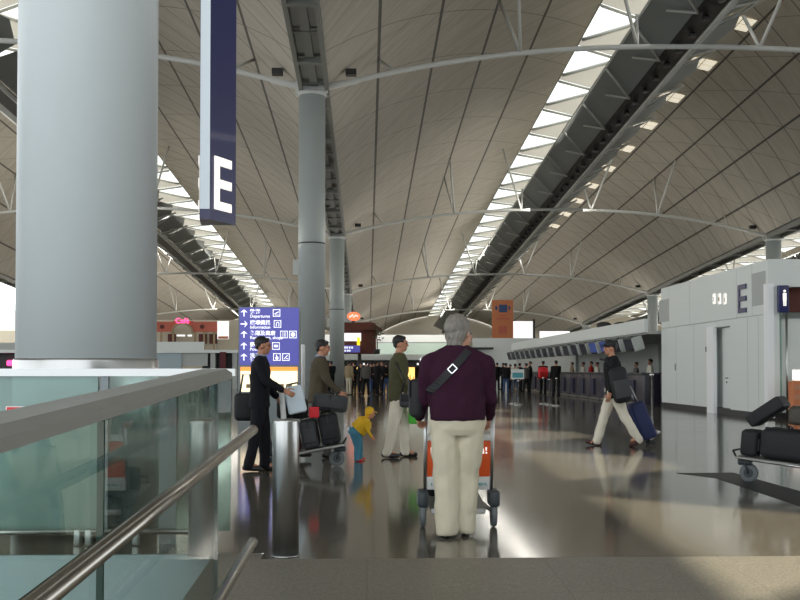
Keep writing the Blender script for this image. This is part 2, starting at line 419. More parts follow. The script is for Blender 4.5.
# ridge reflectors: gull-wing sheets hung beneath the skylights
for side, xc in RIDGE.items():
    t = thing('ridge_reflector', {'middle': 'long grey gull-wing reflector truss hanging under the middle skylight ridge', 'left': 'grey gull-wing reflector truss hanging under the left-hand skylight, behind the column', 'right': 'grey reflector truss under the far right skylight beyond the white block'}[side], 'reflector', (xc, 0, 0))
    b = MB(); sh = .012
    ys = [Y0+3*i for i in range(2*NP)]
    def rp(dx, h, y): return Vector((dx, y, rz(h, y)))
    for i in range(len(ys)-3):
        y, y2 = ys[i], ys[i+1]
        for th in (0, .03):
            b.cur = 1 if th else 0
            b.add([rp(-2.45, 19.75+th, y), rp(-2.45, 19.75+th, y2), rp(-.55, 18.85+th, y2), rp(-.55, 18.85+th, y)], [(0, 1, 2, 3)] if th == 0 else [(3, 2, 1, 0)])
        if i % 2 == 0:
            y3 = y+6
            for th in (0, .03):
                b.cur = 1 if th else 0
                b.add([rp(.5, 18.85+th, y), rp(.5, 18.85+th, y3), rp(2.3, 19.7+th, y3-.4), rp(2.9, 19.95+th, y+3), rp(2.3, 19.7+th, y+.4)], [(0, 1, 2, 3, 4)] if th == 0 else [(4, 3, 2, 1, 0)])
    b.build('sheet', ['refl', 'refltop'], t)
    w = MB()
    for x0, x1, h0, h1 in ((-.6, .3, 18.55, 18.95),):
        vs = []
        for y in (Y0, Y1-6):
            for x, h in ((x0, h0), (x1, h0), (x1, h1), (x0, h1)): vs.append(rp(x, h, y))
        w.add(vs, [(0, 1, 2, 3), (7, 6, 5, 4), (0, 4, 5, 1), (1, 5, 6, 2), (2, 6, 7, 3), (3, 7, 4, 0)])
    w.build('walkway', 'dark', t)
    w = MB(); w.tube([rp(.5, 18.5, Y0), rp(.5, 18.5, Y1-8)], .12, 8); w.tube([rp(-2.45, 19.68, Y0), rp(-2.45, 19.68, Y1-8)], .06, 6)
    w.build('chord_tube', 'tube', t)
    # one strut pair and its lamp, copied along the truss
    def strut(pts, r):
        q = MB()
        for a, c in pts: q.tube([a, c], r, 6)
        return q
    def q3(dx, h, y): return Vector((dx, y, h-SLOPE*y))
    protos = [strut([(q3(-2.45, 19.6, 0), q3(-.6, 18.6, 2.0))], .075).mesh('strut'), strut([(q3(-.6, 18.6, 2.0), q3(-1.7, 19.2, 3.2))], .06).mesh('strut'),
              strut([(q3(.5, 18.6, 1.5), q3(2.8, 19.7, 3.0))], .075).mesh('strut'), strut([(q3(.5, 18.6, 4.5), q3(2.8, 19.7, 3.0))], .06).mesh('strut')]
    lamp = MB(); lamp.lathe([(.08, .25), (.16, .2), (.2, 0)], n=10); lamp = lamp.mesh('spotlight')
    for i in range(NP-2):
        y = Y0+6*i+2
        if side == 'middle' and y < 40 or side == 'left' and (y < 65) or side == 'right' and y < 65: continue
        if i > 29: continue
        for me in protos if side != 'right' else protos[:2]:
            o = link('strut', me, 'tube', t, (0, y, EYE-SLOPE*y))
        if side == 'middle':
            for dy in (0, 2, 4): link('spotlight', lamp, 'black', t, (-.25, y+dy, rz(18.28, y+dy)))

# ------------------------------------------------------------------ glowing panes standing in for sun patches right of the ridge
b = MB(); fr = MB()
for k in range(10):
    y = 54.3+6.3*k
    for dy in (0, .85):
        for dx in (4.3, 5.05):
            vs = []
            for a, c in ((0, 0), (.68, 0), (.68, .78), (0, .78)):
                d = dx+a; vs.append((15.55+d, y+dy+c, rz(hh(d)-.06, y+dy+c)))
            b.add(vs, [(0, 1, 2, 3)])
panel = mat('sun_patch_glow', (235, 228, 210), .4, emit=(255, 244, 220), estr=.62)  # emission imitates warm sunlight on the vault
struct(b.build('window_4', panel), 'added glowing squares imitating sun patches right of the middle ridge')

# ------------------------------------------------------------------ columns and ties
ROWY = [9.15, 46.8, 82.7, 118.3, 154.5, 190]
def column(x, y, r, htop, label, m, saddle=True, joint=None, base=True, group=None):
    t = thing('column', label, 'column', (x, y, 0), 0, group)
    b = MB(); b.lathe([(r, .0 if not base else .02), (r, htop)], n=48); b.build('shaft', m, t)
    if base: q = MB(); q.lathe([(r+.02, 0), (r+.02, 1.36), (r+.01, 1.38)], n=48); q.build('base_sleeve', 'steel', t)
    if joint:
        q = MB(); q.lathe([(r+.004, joint-.03), (r+.012, joint), (r+.004, joint+.03)], n=40); q.build('joint_ring', 'dark', t)
        q = MB(); q.box((-r-.1, 0, joint-1.1), (.28, .3, .7)); q.build('floodlight', 'tube', t)
    if saddle:
        q = MB(); q.lathe([(r+.05, htop-.15), (r+.05, htop), (r-.2, htop+.1)], n=32); q.box((0, -.3, htop+.22), (1.5, .12, .55)); q.box((0, .3, htop+.22), (1.5, .12, .55)); q.build('saddle', 'tube', t)
    return t
pc = P(87.5, 300, 9.15)
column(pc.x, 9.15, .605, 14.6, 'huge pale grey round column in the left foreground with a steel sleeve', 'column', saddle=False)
def ctop(y): return rz(15.62, y)-.25
xl = lambda px, y: P(px, 370, y).x
cx = [None, xl(311.5, 46.8), -2.45, -2.4, -2.4, -2.4]
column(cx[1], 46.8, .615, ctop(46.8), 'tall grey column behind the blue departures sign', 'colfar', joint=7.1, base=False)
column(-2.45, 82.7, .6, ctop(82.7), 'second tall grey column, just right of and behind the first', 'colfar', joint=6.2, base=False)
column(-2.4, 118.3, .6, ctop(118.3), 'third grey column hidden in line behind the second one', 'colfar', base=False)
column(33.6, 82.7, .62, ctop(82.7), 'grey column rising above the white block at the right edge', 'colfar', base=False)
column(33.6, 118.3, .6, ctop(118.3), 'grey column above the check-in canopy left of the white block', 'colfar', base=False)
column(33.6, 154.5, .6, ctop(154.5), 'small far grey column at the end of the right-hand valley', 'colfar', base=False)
def tie(vault, row, y):
    xc = RIDGE[vault]
    t = thing('roof_tie', {'left': f'white arched tie tube of the left bay, {ORD[row]} from the camera', 'middle': f'white arched tie tube across the middle bay, {ORD[row]} from the camera', 'right': f'white arched tie tube of the right bay, {ORD[row]} from the camera'}[vault], 'roof tie', (xc, y, rz(0, y)))
    def th(d): return 17.75-2.15*abs(d/17.6)**2.3
    pts = []
    for k in range(37):
        d = -17.6+35.2*k/36; pts.append((d, 0, th(d)))
    b = MB(); b.tube(pts, .125 if row == 0 else .12, 10)
    b.build('tie_tube', 'tube', t)
    for s in (-1, 1):
        q = MB(); q.rbox((s*16.7, 0, th(16.7)), (1.5, .28, .3), .1, Matrix.Rotation(s*.22, 3, 'Y')); q.build('end_lug', 'tube', t)
        q = MB(); q.box((s*16.3, 0, th(16.3)+.42), (.5, .4, .28)); q.build('floodlight', 'black', t)
        for d0, d1, dyy, hi in ((2.9, 2.6, 1.2, 0), (2.9, 4.6, -1.5, 1), (8.4, 9.0, 3.0, 1), (8.4, 9.0, -3.0, 1), (14.2, 14.9, 2.5, 1)):
            top = hh(d1)-.05 if hi else 19.7
            q = MB(); q.tube([(s*d0, 0, th(d0)), (s*d1, dyy, top-SLOPE*dyy)], .085, 6); q.build('strut', 'tube', t)
    return t
for vault in ('left', 'middle', 'right'):
    for row, y in enumerate(ROWY[1:5]): tie(vault, row, y)

# ------------------------------------------------------------------ floor, ramp, walls
b = MB()
YE = 6.93
b.add([(-.72, YE, 0), (90, YE, 0), (90, 260, 0), (-.72, 260, 0)], [(0, 1, 2, 3)])
b.add([(-75, 7.15, 0), (-.72, 7.15, 0), (-.72, 260, 0), (-75, 260, 0)], [(0, 1, 2, 3)])
struct(b.build('floor', 'floor'), 'polished grey-brown granite hall floor')
b = MB(); b.add([(-.72, -14, -.75), (40, -14, -.75), (40, YE, 0), (-.72, YE, 0), (-.72, -14, -1.2), (40, -14, -1.2), (40, YE, -.5), (-.72, YE, -.5)], [(0, 1, 2, 3), (0, 3, 7, 4), (0, 4, 5, 1), (3, 2, 6, 7)])
b.add([(-1.06, 5.24, -.063), (-.72, 5.24, -.063), (-.72, 7.14, 0), (-1.06, 7.14, 0), (-1.06, 5.24, -1.2), (-1.06, 7.14, -1.2), (-.72, 5.24, -1.2)], [(0, 1, 2, 3), (0, 3, 5, 4), (0, 4, 6, 1)]); struct(b.build('floor.001', 'ramp'), 'matt granite ramp in the foreground')
b = MB(); b.add([(-40, -14, -1.2), (-.72, -14, -1.2), (-.72, 7.15, -1.2), (-40, 7.15, -1.2)], [(0, 1, 2, 3)])
struct(b.build('floor.002', 'plinth'), 'pale sunken floor beyond the glass balustrade')
b = MB(); b.bounds((-40, 7.12, -1.2), (-.74, 7.2, -.002)); struct(b.build('trim_8', 'plinth'))
b = MB(); b.bounds((6, -14.3, -1), (70, -14, 17)); struct(b.build('light_block_back', 'wallgrey'))  # unseen partial wall added to block light from the back right
b = MB(); b.bounds((-75, 209.2, 0), (90, 209.6, 13.5)); struct(b.build('wall_front', 'endwall'))

# ------------------------------------------------------------------ balustrade
RS = .037     # rail slope (ramp), rails drift right by 8/1015
DX = 8/FPX
def rl(x, z, y): return Vector((x+DX*(y-5.2), y, z+RS*(y-5.2)))
t = thing('glass_balustrade', 'clear glass balustrade with a wide grey metal cap beside the ramp, left foreground', 'balustrade', (-.72, 1, -.3))
t.location = (0, 0, 0)
b = MB()
vs = []
for y in (.6, 5.22):
    for x, z in ((-.69, 1.235), (-.69, 1.265), (-.72, 1.285), (-.84, 1.285), (-.86, 1.27), (-.86, 1.235)): vs.append(rl(x, z, y))
b.add(vs, [tuple(range(5, -1, -1)), tuple(range(6, 12))]+[(i, (i+1) % 6, 6+(i+1) % 6, 6+i) for i in range(6)])
b.build('cap_rail', 'alu', t)
edges = [.6, 3.02, 5.2]
for y0, y1 in zip(edges, edges[1:]):
    b = MB(); y0 += .006; y1 -= .006
    vs = []
    for y in (y0, y1):
        for x, z in ((-.755, -.5), (-.755, 1.238), (-.775, 1.238), (-.775, -.5)): vs.append(rl(x, z, y))
    b.add(vs, [(0, 1, 5, 4), (2, 3, 7, 6)]); b.cur = 1
    b.add(vs, [(0, 3, 2, 1), (4, 5, 6, 7)])
    b.build('glass_panel', ['glass', 'edge'], t)
b = MB(); b.tube([rl(-.555, .995, 1.0), rl(-.555, .995, 4.98)], .024, 14); b.ell(rl(-.555, .995, 4.98), (.026, .02, .026)); b.build('handrail', 'rail', t)
b = MB(); b.tube([rl(-.555, .45, 1.0), rl(-.555, .45, 4.98)], .024, 14); b.ell(rl(-.555, .45, 4.98), (.026, .02, .026)); b.build('lower_rail', 'rail', t)
# far glass screen around the big column
t = thing('glass_screen', 'glass screen with a bright white top rail in front of the big column', 'glass screen')
b = MB(); b.bounds((-6, 7.55, 1.235), (xl(236, 7.6), 7.63, 1.29)); b.build('top_rail', 'white', t)
xs = [-6, -4.4, xl(99, 7.58), xl(232, 7.58)]
for x0, x1 in zip(xs, xs[1:]):
    b = MB(); b.bounds((x0+.006, 7.58, .09), (x1-.006, 7.595, 1.235)); b.build('glass_panel', 'glassteal' if x1 > -1.5 else 'glasshaze', t)
b = MB(); b.bounds((xl(100, 7.56), 7.57, .0), (xl(108, 7.56), 7.62, 1.235)); b.build('post', 'postgrey', t)
b = MB(); b.bounds((xl(160, 7.56), 7.55, .0), (xl(177, 7.56), 7.577, 1.235)); b.build('post', 'postgrey', t)
b = MB(); b.tube([(-6, 7.5, .1), (xl(200, 7.5), 7.5, .1)], .022, 10); b.build('base_rail', 'chrome', t)
for px in (79, 90, 137):
    b = MB(); b.rbox((xl(px, 7.5), 7.5, .06), (.05, .05, .12), .01); b.build('rail_foot', 'steel', t)
# red sign on the screen
p = P(20, 413, 7.55)
t = thing('fire_sign', 'small red sign with white pictograms on the glass screen at left', 'sign', p)
b = MB(); b.box((0, 0, 0), (.205, .006, .1)); b.build('border', 'cartwhite', t)
b = MB(); b.box((0, -.004, 0), (.19, .006, .086)); b.build('face', 'redsign', t)
b = MB(); b.box((-.055, -.008, 0), (.05, .003, .05)); b.box((.03, -.008, .01), (.05, .003, .012), Matrix.Rotation(.7, 3, 'Y')); b.box((.06, -.008, -.005), (.02, .003, .04), Matrix.Rotation(-.5, 3, 'Y')); b.build('pictogram', 'cartwhite', t)

# bollards
def bollard(px, label):
    x = xl(px, 7.05); t = thing('bollard', label, 'bollard', (x, 7.05, 0))
    b = MB(); b.lathe([(.092, .012), (.092, .925), (.088, .94), (.0, .945)], n=40); b.build('post', 'steel', t)
    b = MB(); b.lathe([(.1, 0), (.1, .012)], n=40); b.build('base_flange', 'steel', t)
bollard(286, 'stainless steel bollard at the end of the handrail, seen clear of the glass')
bollard(203, 'stainless steel bollard seen through the glass balustrade')

# ------------------------------------------------------------------ hanging E sign
p = P(204, 219, 10.0)
t = thing('aisle_sign', 'tall hanging navy aisle sign with a white letter E', 'sign', (p.x, 10, p.z))
H = 5.2
pl = [(-.045, 0), (.055, 0), (.255, .42), (-.095, .42)]
zb = .0
b = MB(); vs = [(x, y, z) for z in (zb, H) for x, y in pl]
b.add(vs, [(3, 2, 1, 0), (4, 5, 6, 7), (1, 2, 6, 5), (2, 3, 7, 6), (3, 0, 4, 7), (0, 1, 5, 4)]); b.build('body', 'navy', t)
b = MB(); b.bounds((-.04, -.012, .10), (.055, .0, H)); b.build('edge_panel', 'edgewhite', t)
ang = math.atan2(.42, .20)
dirv = Vector((math.cos(ang), math.sin(ang), 0))
nrm = Vector((dirv.y, -dirv.x, 0))
def E_mesh(w, h, s, d=.012):
    b = MB(); b.bounds((0, -d, 0), (s, 0, h))
    for z in (0, (h-s)/2, h-s): b.bounds((s, -d, z), (w, 0, z+s))
    return b
e = E_mesh(.30, .53, .085).build('letter', 'litletter', t, Vector((.055, 0, .11))+dirv*.07+nrm*.003, ang)
ang2 = math.atan2(.42, -.05)
e = E_mesh(.30, .53, .085).build('letter', 'litletter', t, Vector((-.095, .42, .11))-Vector((math.cos(ang2), math.sin(ang2), 0))*.06+Vector((-.004, 0, 0)), ang2+PI)
for x in (-.0, .12):
    b = MB(); b.tube([(x, .3, H), (x, .3, rz(15.9, 10)-p.z)], .02, 8); b.build('hanger_rod', 'tube', t)

# ------------------------------------------------------------------ departures totem
YT = 25.0
p0 = P(238, 400, YT); p1 = P(300, 307, YT); W = p1.x-p0.x; HT = p1.z
t = thing('departures_sign', 'purple-blue departures direction sign board above a lit advertising box', 'sign', (p0.x, YT, 0))
def zz(y): return P(270, y, YT).z
def xx(px): return P(px, 340, YT).x-p0.x
b = MB(); b.bounds((0, .02, 0), (W, .4, HT)); b.build('cabinet', 'postgrey', t)
b = MB(); b.bounds((.03, -.01, zz(365)), (W-.03, .02, HT-.02)); b.build('sign_face', 'blue', t)
b = MB(); b.bounds((.06, -.01, .75), (W-.06, .02, zz(367))); b.build('lightbox', 'boxlit', t)
b = MB(); b.bounds((.06, -.02, zz(371)), (W-.06, -.01, zz(367))); b.build('lightbox_header', 'orangelit', t)
b = MB()
for k in range(6): b.bounds((.2+.2*k, -.016, zz(388)), (.32+.2*k, -.01, zz(384)))
b.build('advert_band', 'tancloth', t)
rows = [(313, '↑', '離港', 'Departures', 276.5, 1), (324, '→', '機場資訊', 'Information', 277.5, 1), (334.5, '↑', '餐廳及商店', 'Restaurants, shops', 284, 2), (346, '↑', '郵政', 'Post', 276, 1), (357, '↑', '洗手間', 'Toilets', 277, 2)]
RX = (PI/2, 0, 0)
for k, (y, ar, zh, en, ix, ni) in enumerate(rows):
    q = MB(); L = .085
    def arrow(q, cx, cz, up):
        a = 0 if up else -PI/2
        def rr(x, z): return (cx+x*math.cos(a)-z*math.sin(a), cz+x*math.sin(a)+z*math.cos(a))
        def poly(ps): q.add([(rr(x, z)[0], -.014, rr(x, z)[1]) for x, z in ps], [tuple(range(len(ps)))])
        poly([(-.014, -L), (.014, -L), (.014, L*.7), (-.014, L*.7)])
        poly([(0, L), (-.085, .015), (-.05, .015), (0, L*.55)]); poly([(0, L), (0, L*.55), (.05, .015), (.085, .015)])
    arrow(q, xx(244), zz(y), ar == '↑'); q.build('arrow', 'litwhite', t)
    text('lettering', zh, .125, 'litwhite', t, (xx(250), -.012, zz(y+.4)), RX, .002, bold=.02)
    text('lettering', en, .105, 'litwhite', t, (xx(250), -.012, zz(y+4.6)), RX, .002, bold=.015)
    for j in range(ni):
        q = MB(); cx_, cz_, s = xx(ix+j*9), zz(y), .082
        for a in (-1, 1): q.box((cx_+a*s, -.012, cz_), (.016, .004, 2*s+.016)); q.box((cx_, -.012, cz_+a*s), (2*s, .004, .016))
        if k == 0: q.box((cx_, -.012, cz_), (.12, .004, .022), Matrix.Rotation(-.5, 3, 'Y')); q.box((cx_+.01, -.012, cz_-.05), (.1, .004, .014))
        elif k == 1: q.tube([(cx_-.03, -.012, cz_-.06), (cx_-.03, -.012, cz_+.02), (cx_, -.012, cz_+.045), (cx_+.035, -.012, cz_+.03), (cx_+.035, -.012, cz_-.06)], .012, 5)
        elif k == 2 and j == 0: q.box((cx_-.025, -.012, cz_), (.014, .004, .12)); q.box((cx_+.025, -.012, cz_), (.02, .004, .12))
        elif k == 2: q.lathe([(.055, -.002), (.055, .002)], (cx_, -.012, cz_), 12, 'Y')
        elif k == 3: q.box((cx_, -.012, cz_), (.09, .004, .06)); 
        elif j == 0: q.lathe([(.04, -.002), (.04, .002)], (cx_, -.012, cz_-.025), 12, 'Y'); q.box((cx_-.01, -.012, cz_+.035), (.02, .004, .05))
        else: q.box((cx_, -.012, cz_), (.13, .004, .02), Matrix.Rotation(-.8, 3, 'Y')); q.box((cx_+.03, -.012, cz_-.04), (.05, .004, .02))
        q.build('pictogram', 'litwhite', t)
# white post right of the sign
p = P(303, 360, 28); t = tag(MB().lathe([(.06, 0), (.06, 1.95), (.05, 1.98)], n=14).build('marker_post', 'white', None, (p.x, 28, 0)), 'slim white post standing just right of the departures sign', 'post')

# ------------------------------------------------------------------ right white block (aisle E)
XB = 10.3; YB0 = 25.75; YB1 = 35.2; ZB = 4.13; SEAM = 2.72
yof = lambda px: XB*FPX/(px-367)      # distance along the long face of a picture column
yd0, yd1 = yof(734), yof(711.5)
b = MB()
b.bounds((XB, YB0, .16), (XB+.3, yd0, SEAM-.02)); b.bounds((XB, yd1, .16), (XB+.3, YB1, SEAM-.02))
b.bounds((XB, yd0, SEAM-.18), (XB+.3, yd1, SEAM-.02))
b.bounds((XB, YB0, SEAM+.012), (XB+.3, YB1, ZB)); b.bounds((XB+.06, YB0, SEAM-.02), (XB+.3, YB1, SEAM+.012))
b.bounds((XB+.3, YB0+.4, .16), (XB+6, YB1, SEAM-.1)); b.bounds((XB, YB0-.04, 3.42), (XB+6, YB0, ZB)); b.bounds((XB+.3, YB0, 3.42), (XB+6, YB1-.3, ZB-.02))
b.bounds((XB+.3, YB1-.3, 0), (XB+6, YB1, ZB))
struct(b.build('wall_right', 'wallw'), 'pale grey panelled wall of the aisle E block')
b = MB()
for px in (679, 697, 752, 763): b.bounds((XB-.003, yof(px)-.008, .17), (XB+.001, yof(px)+.008, SEAM-.02))
for px in (672, 693, 741, 757): b.bounds((XB-.003, yof(px)-.006, SEAM+.02), (XB+.001, yof(px)+.006, ZB-.02))
struct(b.build('trim_9', 'wallgrey'))
b = MB(); b.bounds((XB-.01, yof(771), 2.98), (XB+.002, yof(757), 3.85)); b.bounds((XB-.01, yof(672), 2.95), (XB+.002, yof(662), 3.72)); struct(b.build('trim_10', 'wallgrey'))
b = MB(); b.bounds((XB+.05, YB0+.05, 0), (XB+5.9, YB1-.05, .17)); struct(b.build('baseboard_right', 'dark'))
b = MB(); b.bounds((XB-.05, yof(718.5), 0.0), (XB+.05, yd1, SEAM-.14)); struct(b.build('trim_11', 'white'), 'bright white door jamb')
b = MB(); b.bounds((XB-.04, YB0-.06, .05), (XB+.14, YB0+.18, 3.5)); struct(b.build('trim_12', 'white'), 'bright white corner post of the block')
d = struct(MB().bounds((XB+.22, yd0+.02, .05), (XB+.28, yof(718.5), SEAM-.2)).build('door_1', 'wallw'), 'pale flush door set back in the block')
b = MB(); b.box((XB-.02, yof(731), 1.05), (.03, .14, .03)); b.box((XB-.02, yof(731), .93), (.02, .05, .05)); b.build('door_handle', 'dark', d)
for px, py, h, name, lab in ((678.5, 367, .24, 'control_panel', 'small dark red call panel on the white block wall'), (710, 349, .16, 'key_switch', 'small dark key switch beside the white door jamb')):
    p = Vector((XB-.012, yof(px), EYE+(370-py)*yof(px)/FPX))
    t = thing(name, lab, 'switch', p)
    MB().rbox((0, 0, 0), (.024, .09, h), .008).build('plate', 'wallgrey' if h > .2 else 'dark', t)
    q = MB()
    for k in (-1, 0, 1): q.box((-.014, 0, k*h*.3), (.01, .05, h*.2))
    q.build('button', 'terradark' if h > .2 else 'black', t)
def onwall(px, py): y = yof(px); return Vector((XB-.01, y, EYE+(370-py)*y/FPX))
# navy letter E (wall faces -X : text runs towards the camera)
p = onwall(745.5, 312.5); t = thing('wall_letter', 'dark blue letter E on the white block wall', 'letter', p, -PI/2)
E_mesh(.6, .78, .13, .03).build('letter', 'navy', t, (-.15, 0, 0))
for k, px in enumerate((718.5, 724, 729.5)):
    p = onwall(px, 298); t = thing('wall_pictogram', f'small white pictogram beside the blue E, {["leftmost", "middle", "rightmost"][k]} of three', 'pictogram', p, -PI/2)
    q = MB(); q.rbox((0, -.006, 0), (.2, .02, .3), .04); q.build('plate', 'litletter', t)
    q = MB()
    if k == 0: q.box((0, -.02, .02), (.1, .006, .04), Matrix.Rotation(.6, 3, 'Y')); q.box((0, -.02, -.06), (.12, .006, .03))
    elif k == 1: q.box((0, -.02, -.01), (.1, .006, .13)); q.box((0, -.02, .09), (.05, .006, .03))
    else: q.ell((0, -.02, .08), (.03, .006, .03)); q.box((0, -.02, -.03), (.07, .006, .14))
    q.build('symbol', 'tancloth', t)
# small blue blade sign on the end
p = P(783, 299, YB0-.12); t = thing('blade_sign', 'small dark blue blade sign with a white figure at the block corner', 'sign', p)
MB().rbox((0, 0, 0), (.28, .1, .7), .02).build('panel', 'navy', t)
q = MB(); q.ell((.02, -.055, .2), (.035, .008, .035)); q.box((.02, -.055, .06), (.09, .012, .18)); q.box((.0, -.055, -.1), (.03, .012, .16)); q.box((.045, -.055, -.1), (.03, .012, .16)); q.build('figure', 'litletter', t)
# glazed shop bay in the end of the block
b = MB(); b.bounds((XB+.16, YB0+.3, 2.78), (XB+6, YB0+.34, 3.42)); struct(b.build('trim_13', 'terradark'), 'dark maroon fascia on the block end')
b = MB(); b.bounds((XB+.15, YB0+.02, .1), (XB+.36, YB0+.06, 2.75)); struct(b.build('window_5', 'glassteal'), 'narrow glass pane in the block end')
b = MB(); b.tube([(XB+.5, YB0+.04, 0), (XB+.5, YB0+.04, 2.75)], .03, 8); struct(b.build('trim_14', 'steel'))
p = P(796, 385, YB0-.5); t = thing('shop_display', 'orange and pink display stand at the right edge behind the luggage', 'display stand', (p.x+.1, YB0-.4, 0))
MB().rbox((0, 0, .5), (.4, .3, 1.0), .02).build('stand', 'orange', t)
MB().rbox((.02, -.0, 1.15), (.34, .05, .28), .02).build('poster', 'litletter', t)
q = MB()
for z in (.35, .6, .85): q.box((0, -.155, z), (.34, .02, .12))
q.build('shelf_goods', 'skin', t)

# ------------------------------------------------------------------ check-in island
XC = 9.85
t0 = thing('check_in_canopy', 'long pale grey canopy over the check-in counters', 'canopy', (XC, 36, 0))
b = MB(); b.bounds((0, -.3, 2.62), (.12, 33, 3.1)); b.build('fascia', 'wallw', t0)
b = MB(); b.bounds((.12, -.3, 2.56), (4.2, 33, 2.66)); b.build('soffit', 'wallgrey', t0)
for k in range(4):
    b = MB(); b.bounds((3.9, 2+k*9.5, 0), (4.1, 2.2+k*9.5, 2.56)); b.build('post', 'wallgrey', t0)
b = MB(); b.bounds((XC+4.2, 35.3, 0), (XC+4.4, 95, 3.0)); struct(b.build('wall_right.001', 'wallgrey'))
cproto = None
for k in range(15):
    y = 36.2+2.2*k
    lab = f'dark check-in counter with a navy front, {ORD[k]} from the white block'
    if cproto is None:
        t = cproto = thing('check_in_counter', lab, 'counter', (XC, y, 0), 0, 'check-in counters in the right-hand island')
        MB().rbox((.35, .85, .56), (.6, 2.1, 1.12), .02).build('body', 'counter', t)
        MB().rbox((.32, .85, 1.15), (.75, 2.14, .06), .015).build('counter_top', 'ctop', t)
        MB().bounds((-.02, 1.0, .2), (.05, 1.8, .9)).build('front_panel', 'navybelt', t)
        MB().bounds((-.05, -.15, .02), (.06, 1.85, .1)).build('kick_rail', 'steel', t)
    else:
        t = copy_tree(cproto); t.location = (XC, y, 0); t['label'] = lab
mproto = {}
for k in range(17):
    y = 36.0+1.9*k; kind = 'b' if k in (2, 3) else 'a'
    lab = f'dark hanging monitor under the check-in canopy, {ORD[k]} from the white block'
    if kind not in mproto:
        t = mproto[kind] = thing('hanging_monitor', lab, 'monitor', (XC-.42, y, 2.5), -PI/2+.2, 'monitors under the check-in canopy')
        R = Matrix.Rotation(.3, 3, 'X')
        MB().rbox((0, 0, -.3), (.8, .14, .5), .02, R).build('housing', 'black', t)
        MB().box((0, -.08, -.3), (.7, .02, .4), R).build('screen', 'screenblue' if kind == 'b' else 'screen', t)
        MB().tube([(0, 0.02, -.12), (0, 0.02, 0)], .03, 8).build('bracket', 'dark', t)
        MB().rbox((.46, .05, -.28), (.07, .4, .5), .02, R).build('side_panel', 'wallgrey', t)
    else:
        t = copy_tree(mproto[kind]); t.location = (XC-.42, y, 2.5); t['label'] = lab
for k, (px, py) in enumerate(((608, 326), (621, 325))):
    y = 44.0; p = P(px, 329, y); t = thing('air_nozzle_unit', f'dark rounded air unit on top of the check-in canopy, {["left", "right"][k]} one', 'air unit', (XC+.5+k*.74, y, 3.1))
    MB().rbox((0, 0, -.12), (.5, .4, .24), .05).build('base', 'dark', t); MB().ell((0, 0, .13), (.34, .26, .16)).build('hood', 'dark', t)

# stanchions in front of the counters
def stanchion(px, py, lab, sign=False, h=1.0):
    g = G(px, py); t = thing('stanchion', lab, 'stanchion', (g.x, g.y, 0))
    MB().lathe([(.17, 0), (.17, .02), (.05, .05)], n=20).build('base', 'chrome', t)
    MB().lathe([(.035, .03), (.035, h), (.045, h), (.045, h+.06)], n=14).build('post', 'chrome', t)
    if sign: pass
    return t, g
stanchion(513.5, 404, 'slim chrome barrier post, left leg of the white-and-blue notice', h=.9)
ta, ga = stanchion(518.5, 405, 'slim chrome barrier post carrying the white-and-blue notice', h=.85)
MB().bounds((-.27, -.05, .95), (.2, -.01, 1.3)).build('notice_board', 'cartwhite', ta)
MB().bounds((-.23, -.06, 1.0), (.16, -.05, 1.18)).build('notice_print', 'teal', ta)
stanchion(543.5, 404, 'slim chrome barrier post, left of the pair near the counters', h=.95)
stanchion(549.5, 405, 'slim chrome barrier post, middle of the three near the counters', h=.9)
stanchion(556.5, 406, 'slim chrome barrier post, right of the three near the counters', h=.95)
stanchion(652, 432, 'thin steel barrier post near the corner of the white block', h=1.15)

# ------------------------------------------------------------------ far cross wall, gallery, shops
YW = 97.0
zf = lambda y, Y: EYE+(370-y)*Y/FPX
xf = lambda px, Y: P(px, 355, Y).x
t = struct(MB().bounds((xf(473, YW), YW, 0), (xf(700, YW), YW+.4, zf(338, YW))).build('wall_front.001', 'wallw'), 'white cross wall at the far end')
MB().bounds((xf(470, YW), YW-1.2, zf(349.5, YW)), (xf(492, YW), YW, zf(347.5, YW))).build('ledge', 'dark', t)
p0 = P(492, 338, YW+.2); p1 = P(513, 300, YW+.2)
t = thing('orange_banner', 'tall orange poster board standing on the far white wall', 'banner', (p0.x, YW+.2, zf(338, YW)))
W_, H_ = p1.x-p0.x, p1.z-p0.z
MB().bounds((0, -.1, 0), (W_, .1, H_)).build('board', 'orange', t)
b = MB(); b.bounds((W_*.33, -.12, H_*.68), (W_*.72, -.1, H_*.88)); b.bounds((W_*.15, -.12, H_*.74), (W_*.25, -.1, H_*.84)); b.bounds((W_*.78, -.12, H_*.74), (W_*.86, -.1, H_*.84)); b.build('emblem', 'bluecloth', t)
b = MB(); b.bounds((W_*.35, -.12, H_*.57), (W_*.65, -.1, H_*.61)); b.bounds((W_*.2, -.12, H_*.49), (W_*.82, -.1, H_*.53)); b.bounds((W_*.3, -.12, H_*.12), (W_*.7, -.1, H_*.32)); b.build('print', 'terracotta', t)
b = MB(); b.bounds((xf(513, 99), 99, zf(338, 99)), (xf(533, 99), 99.2, zf(321, 99))); struct(b.build('window_6', 'litwhite'), 'bright window above the far white wall')
b = MB(); b.bounds((xf(540, 99), 99, zf(338, 99)), (xf(570, 99), 99.2, zf(331, 99))); struct(b.build('window_7', 'litwhite'), 'low bright window at the far end')
b = MB(); b.bounds((xf(533, 98.8), 98.7, zf(338, 99)), (xf(535, 98.8), 98.9, zf(319, 99))); struct(b.build('trim_15', 'dark'))
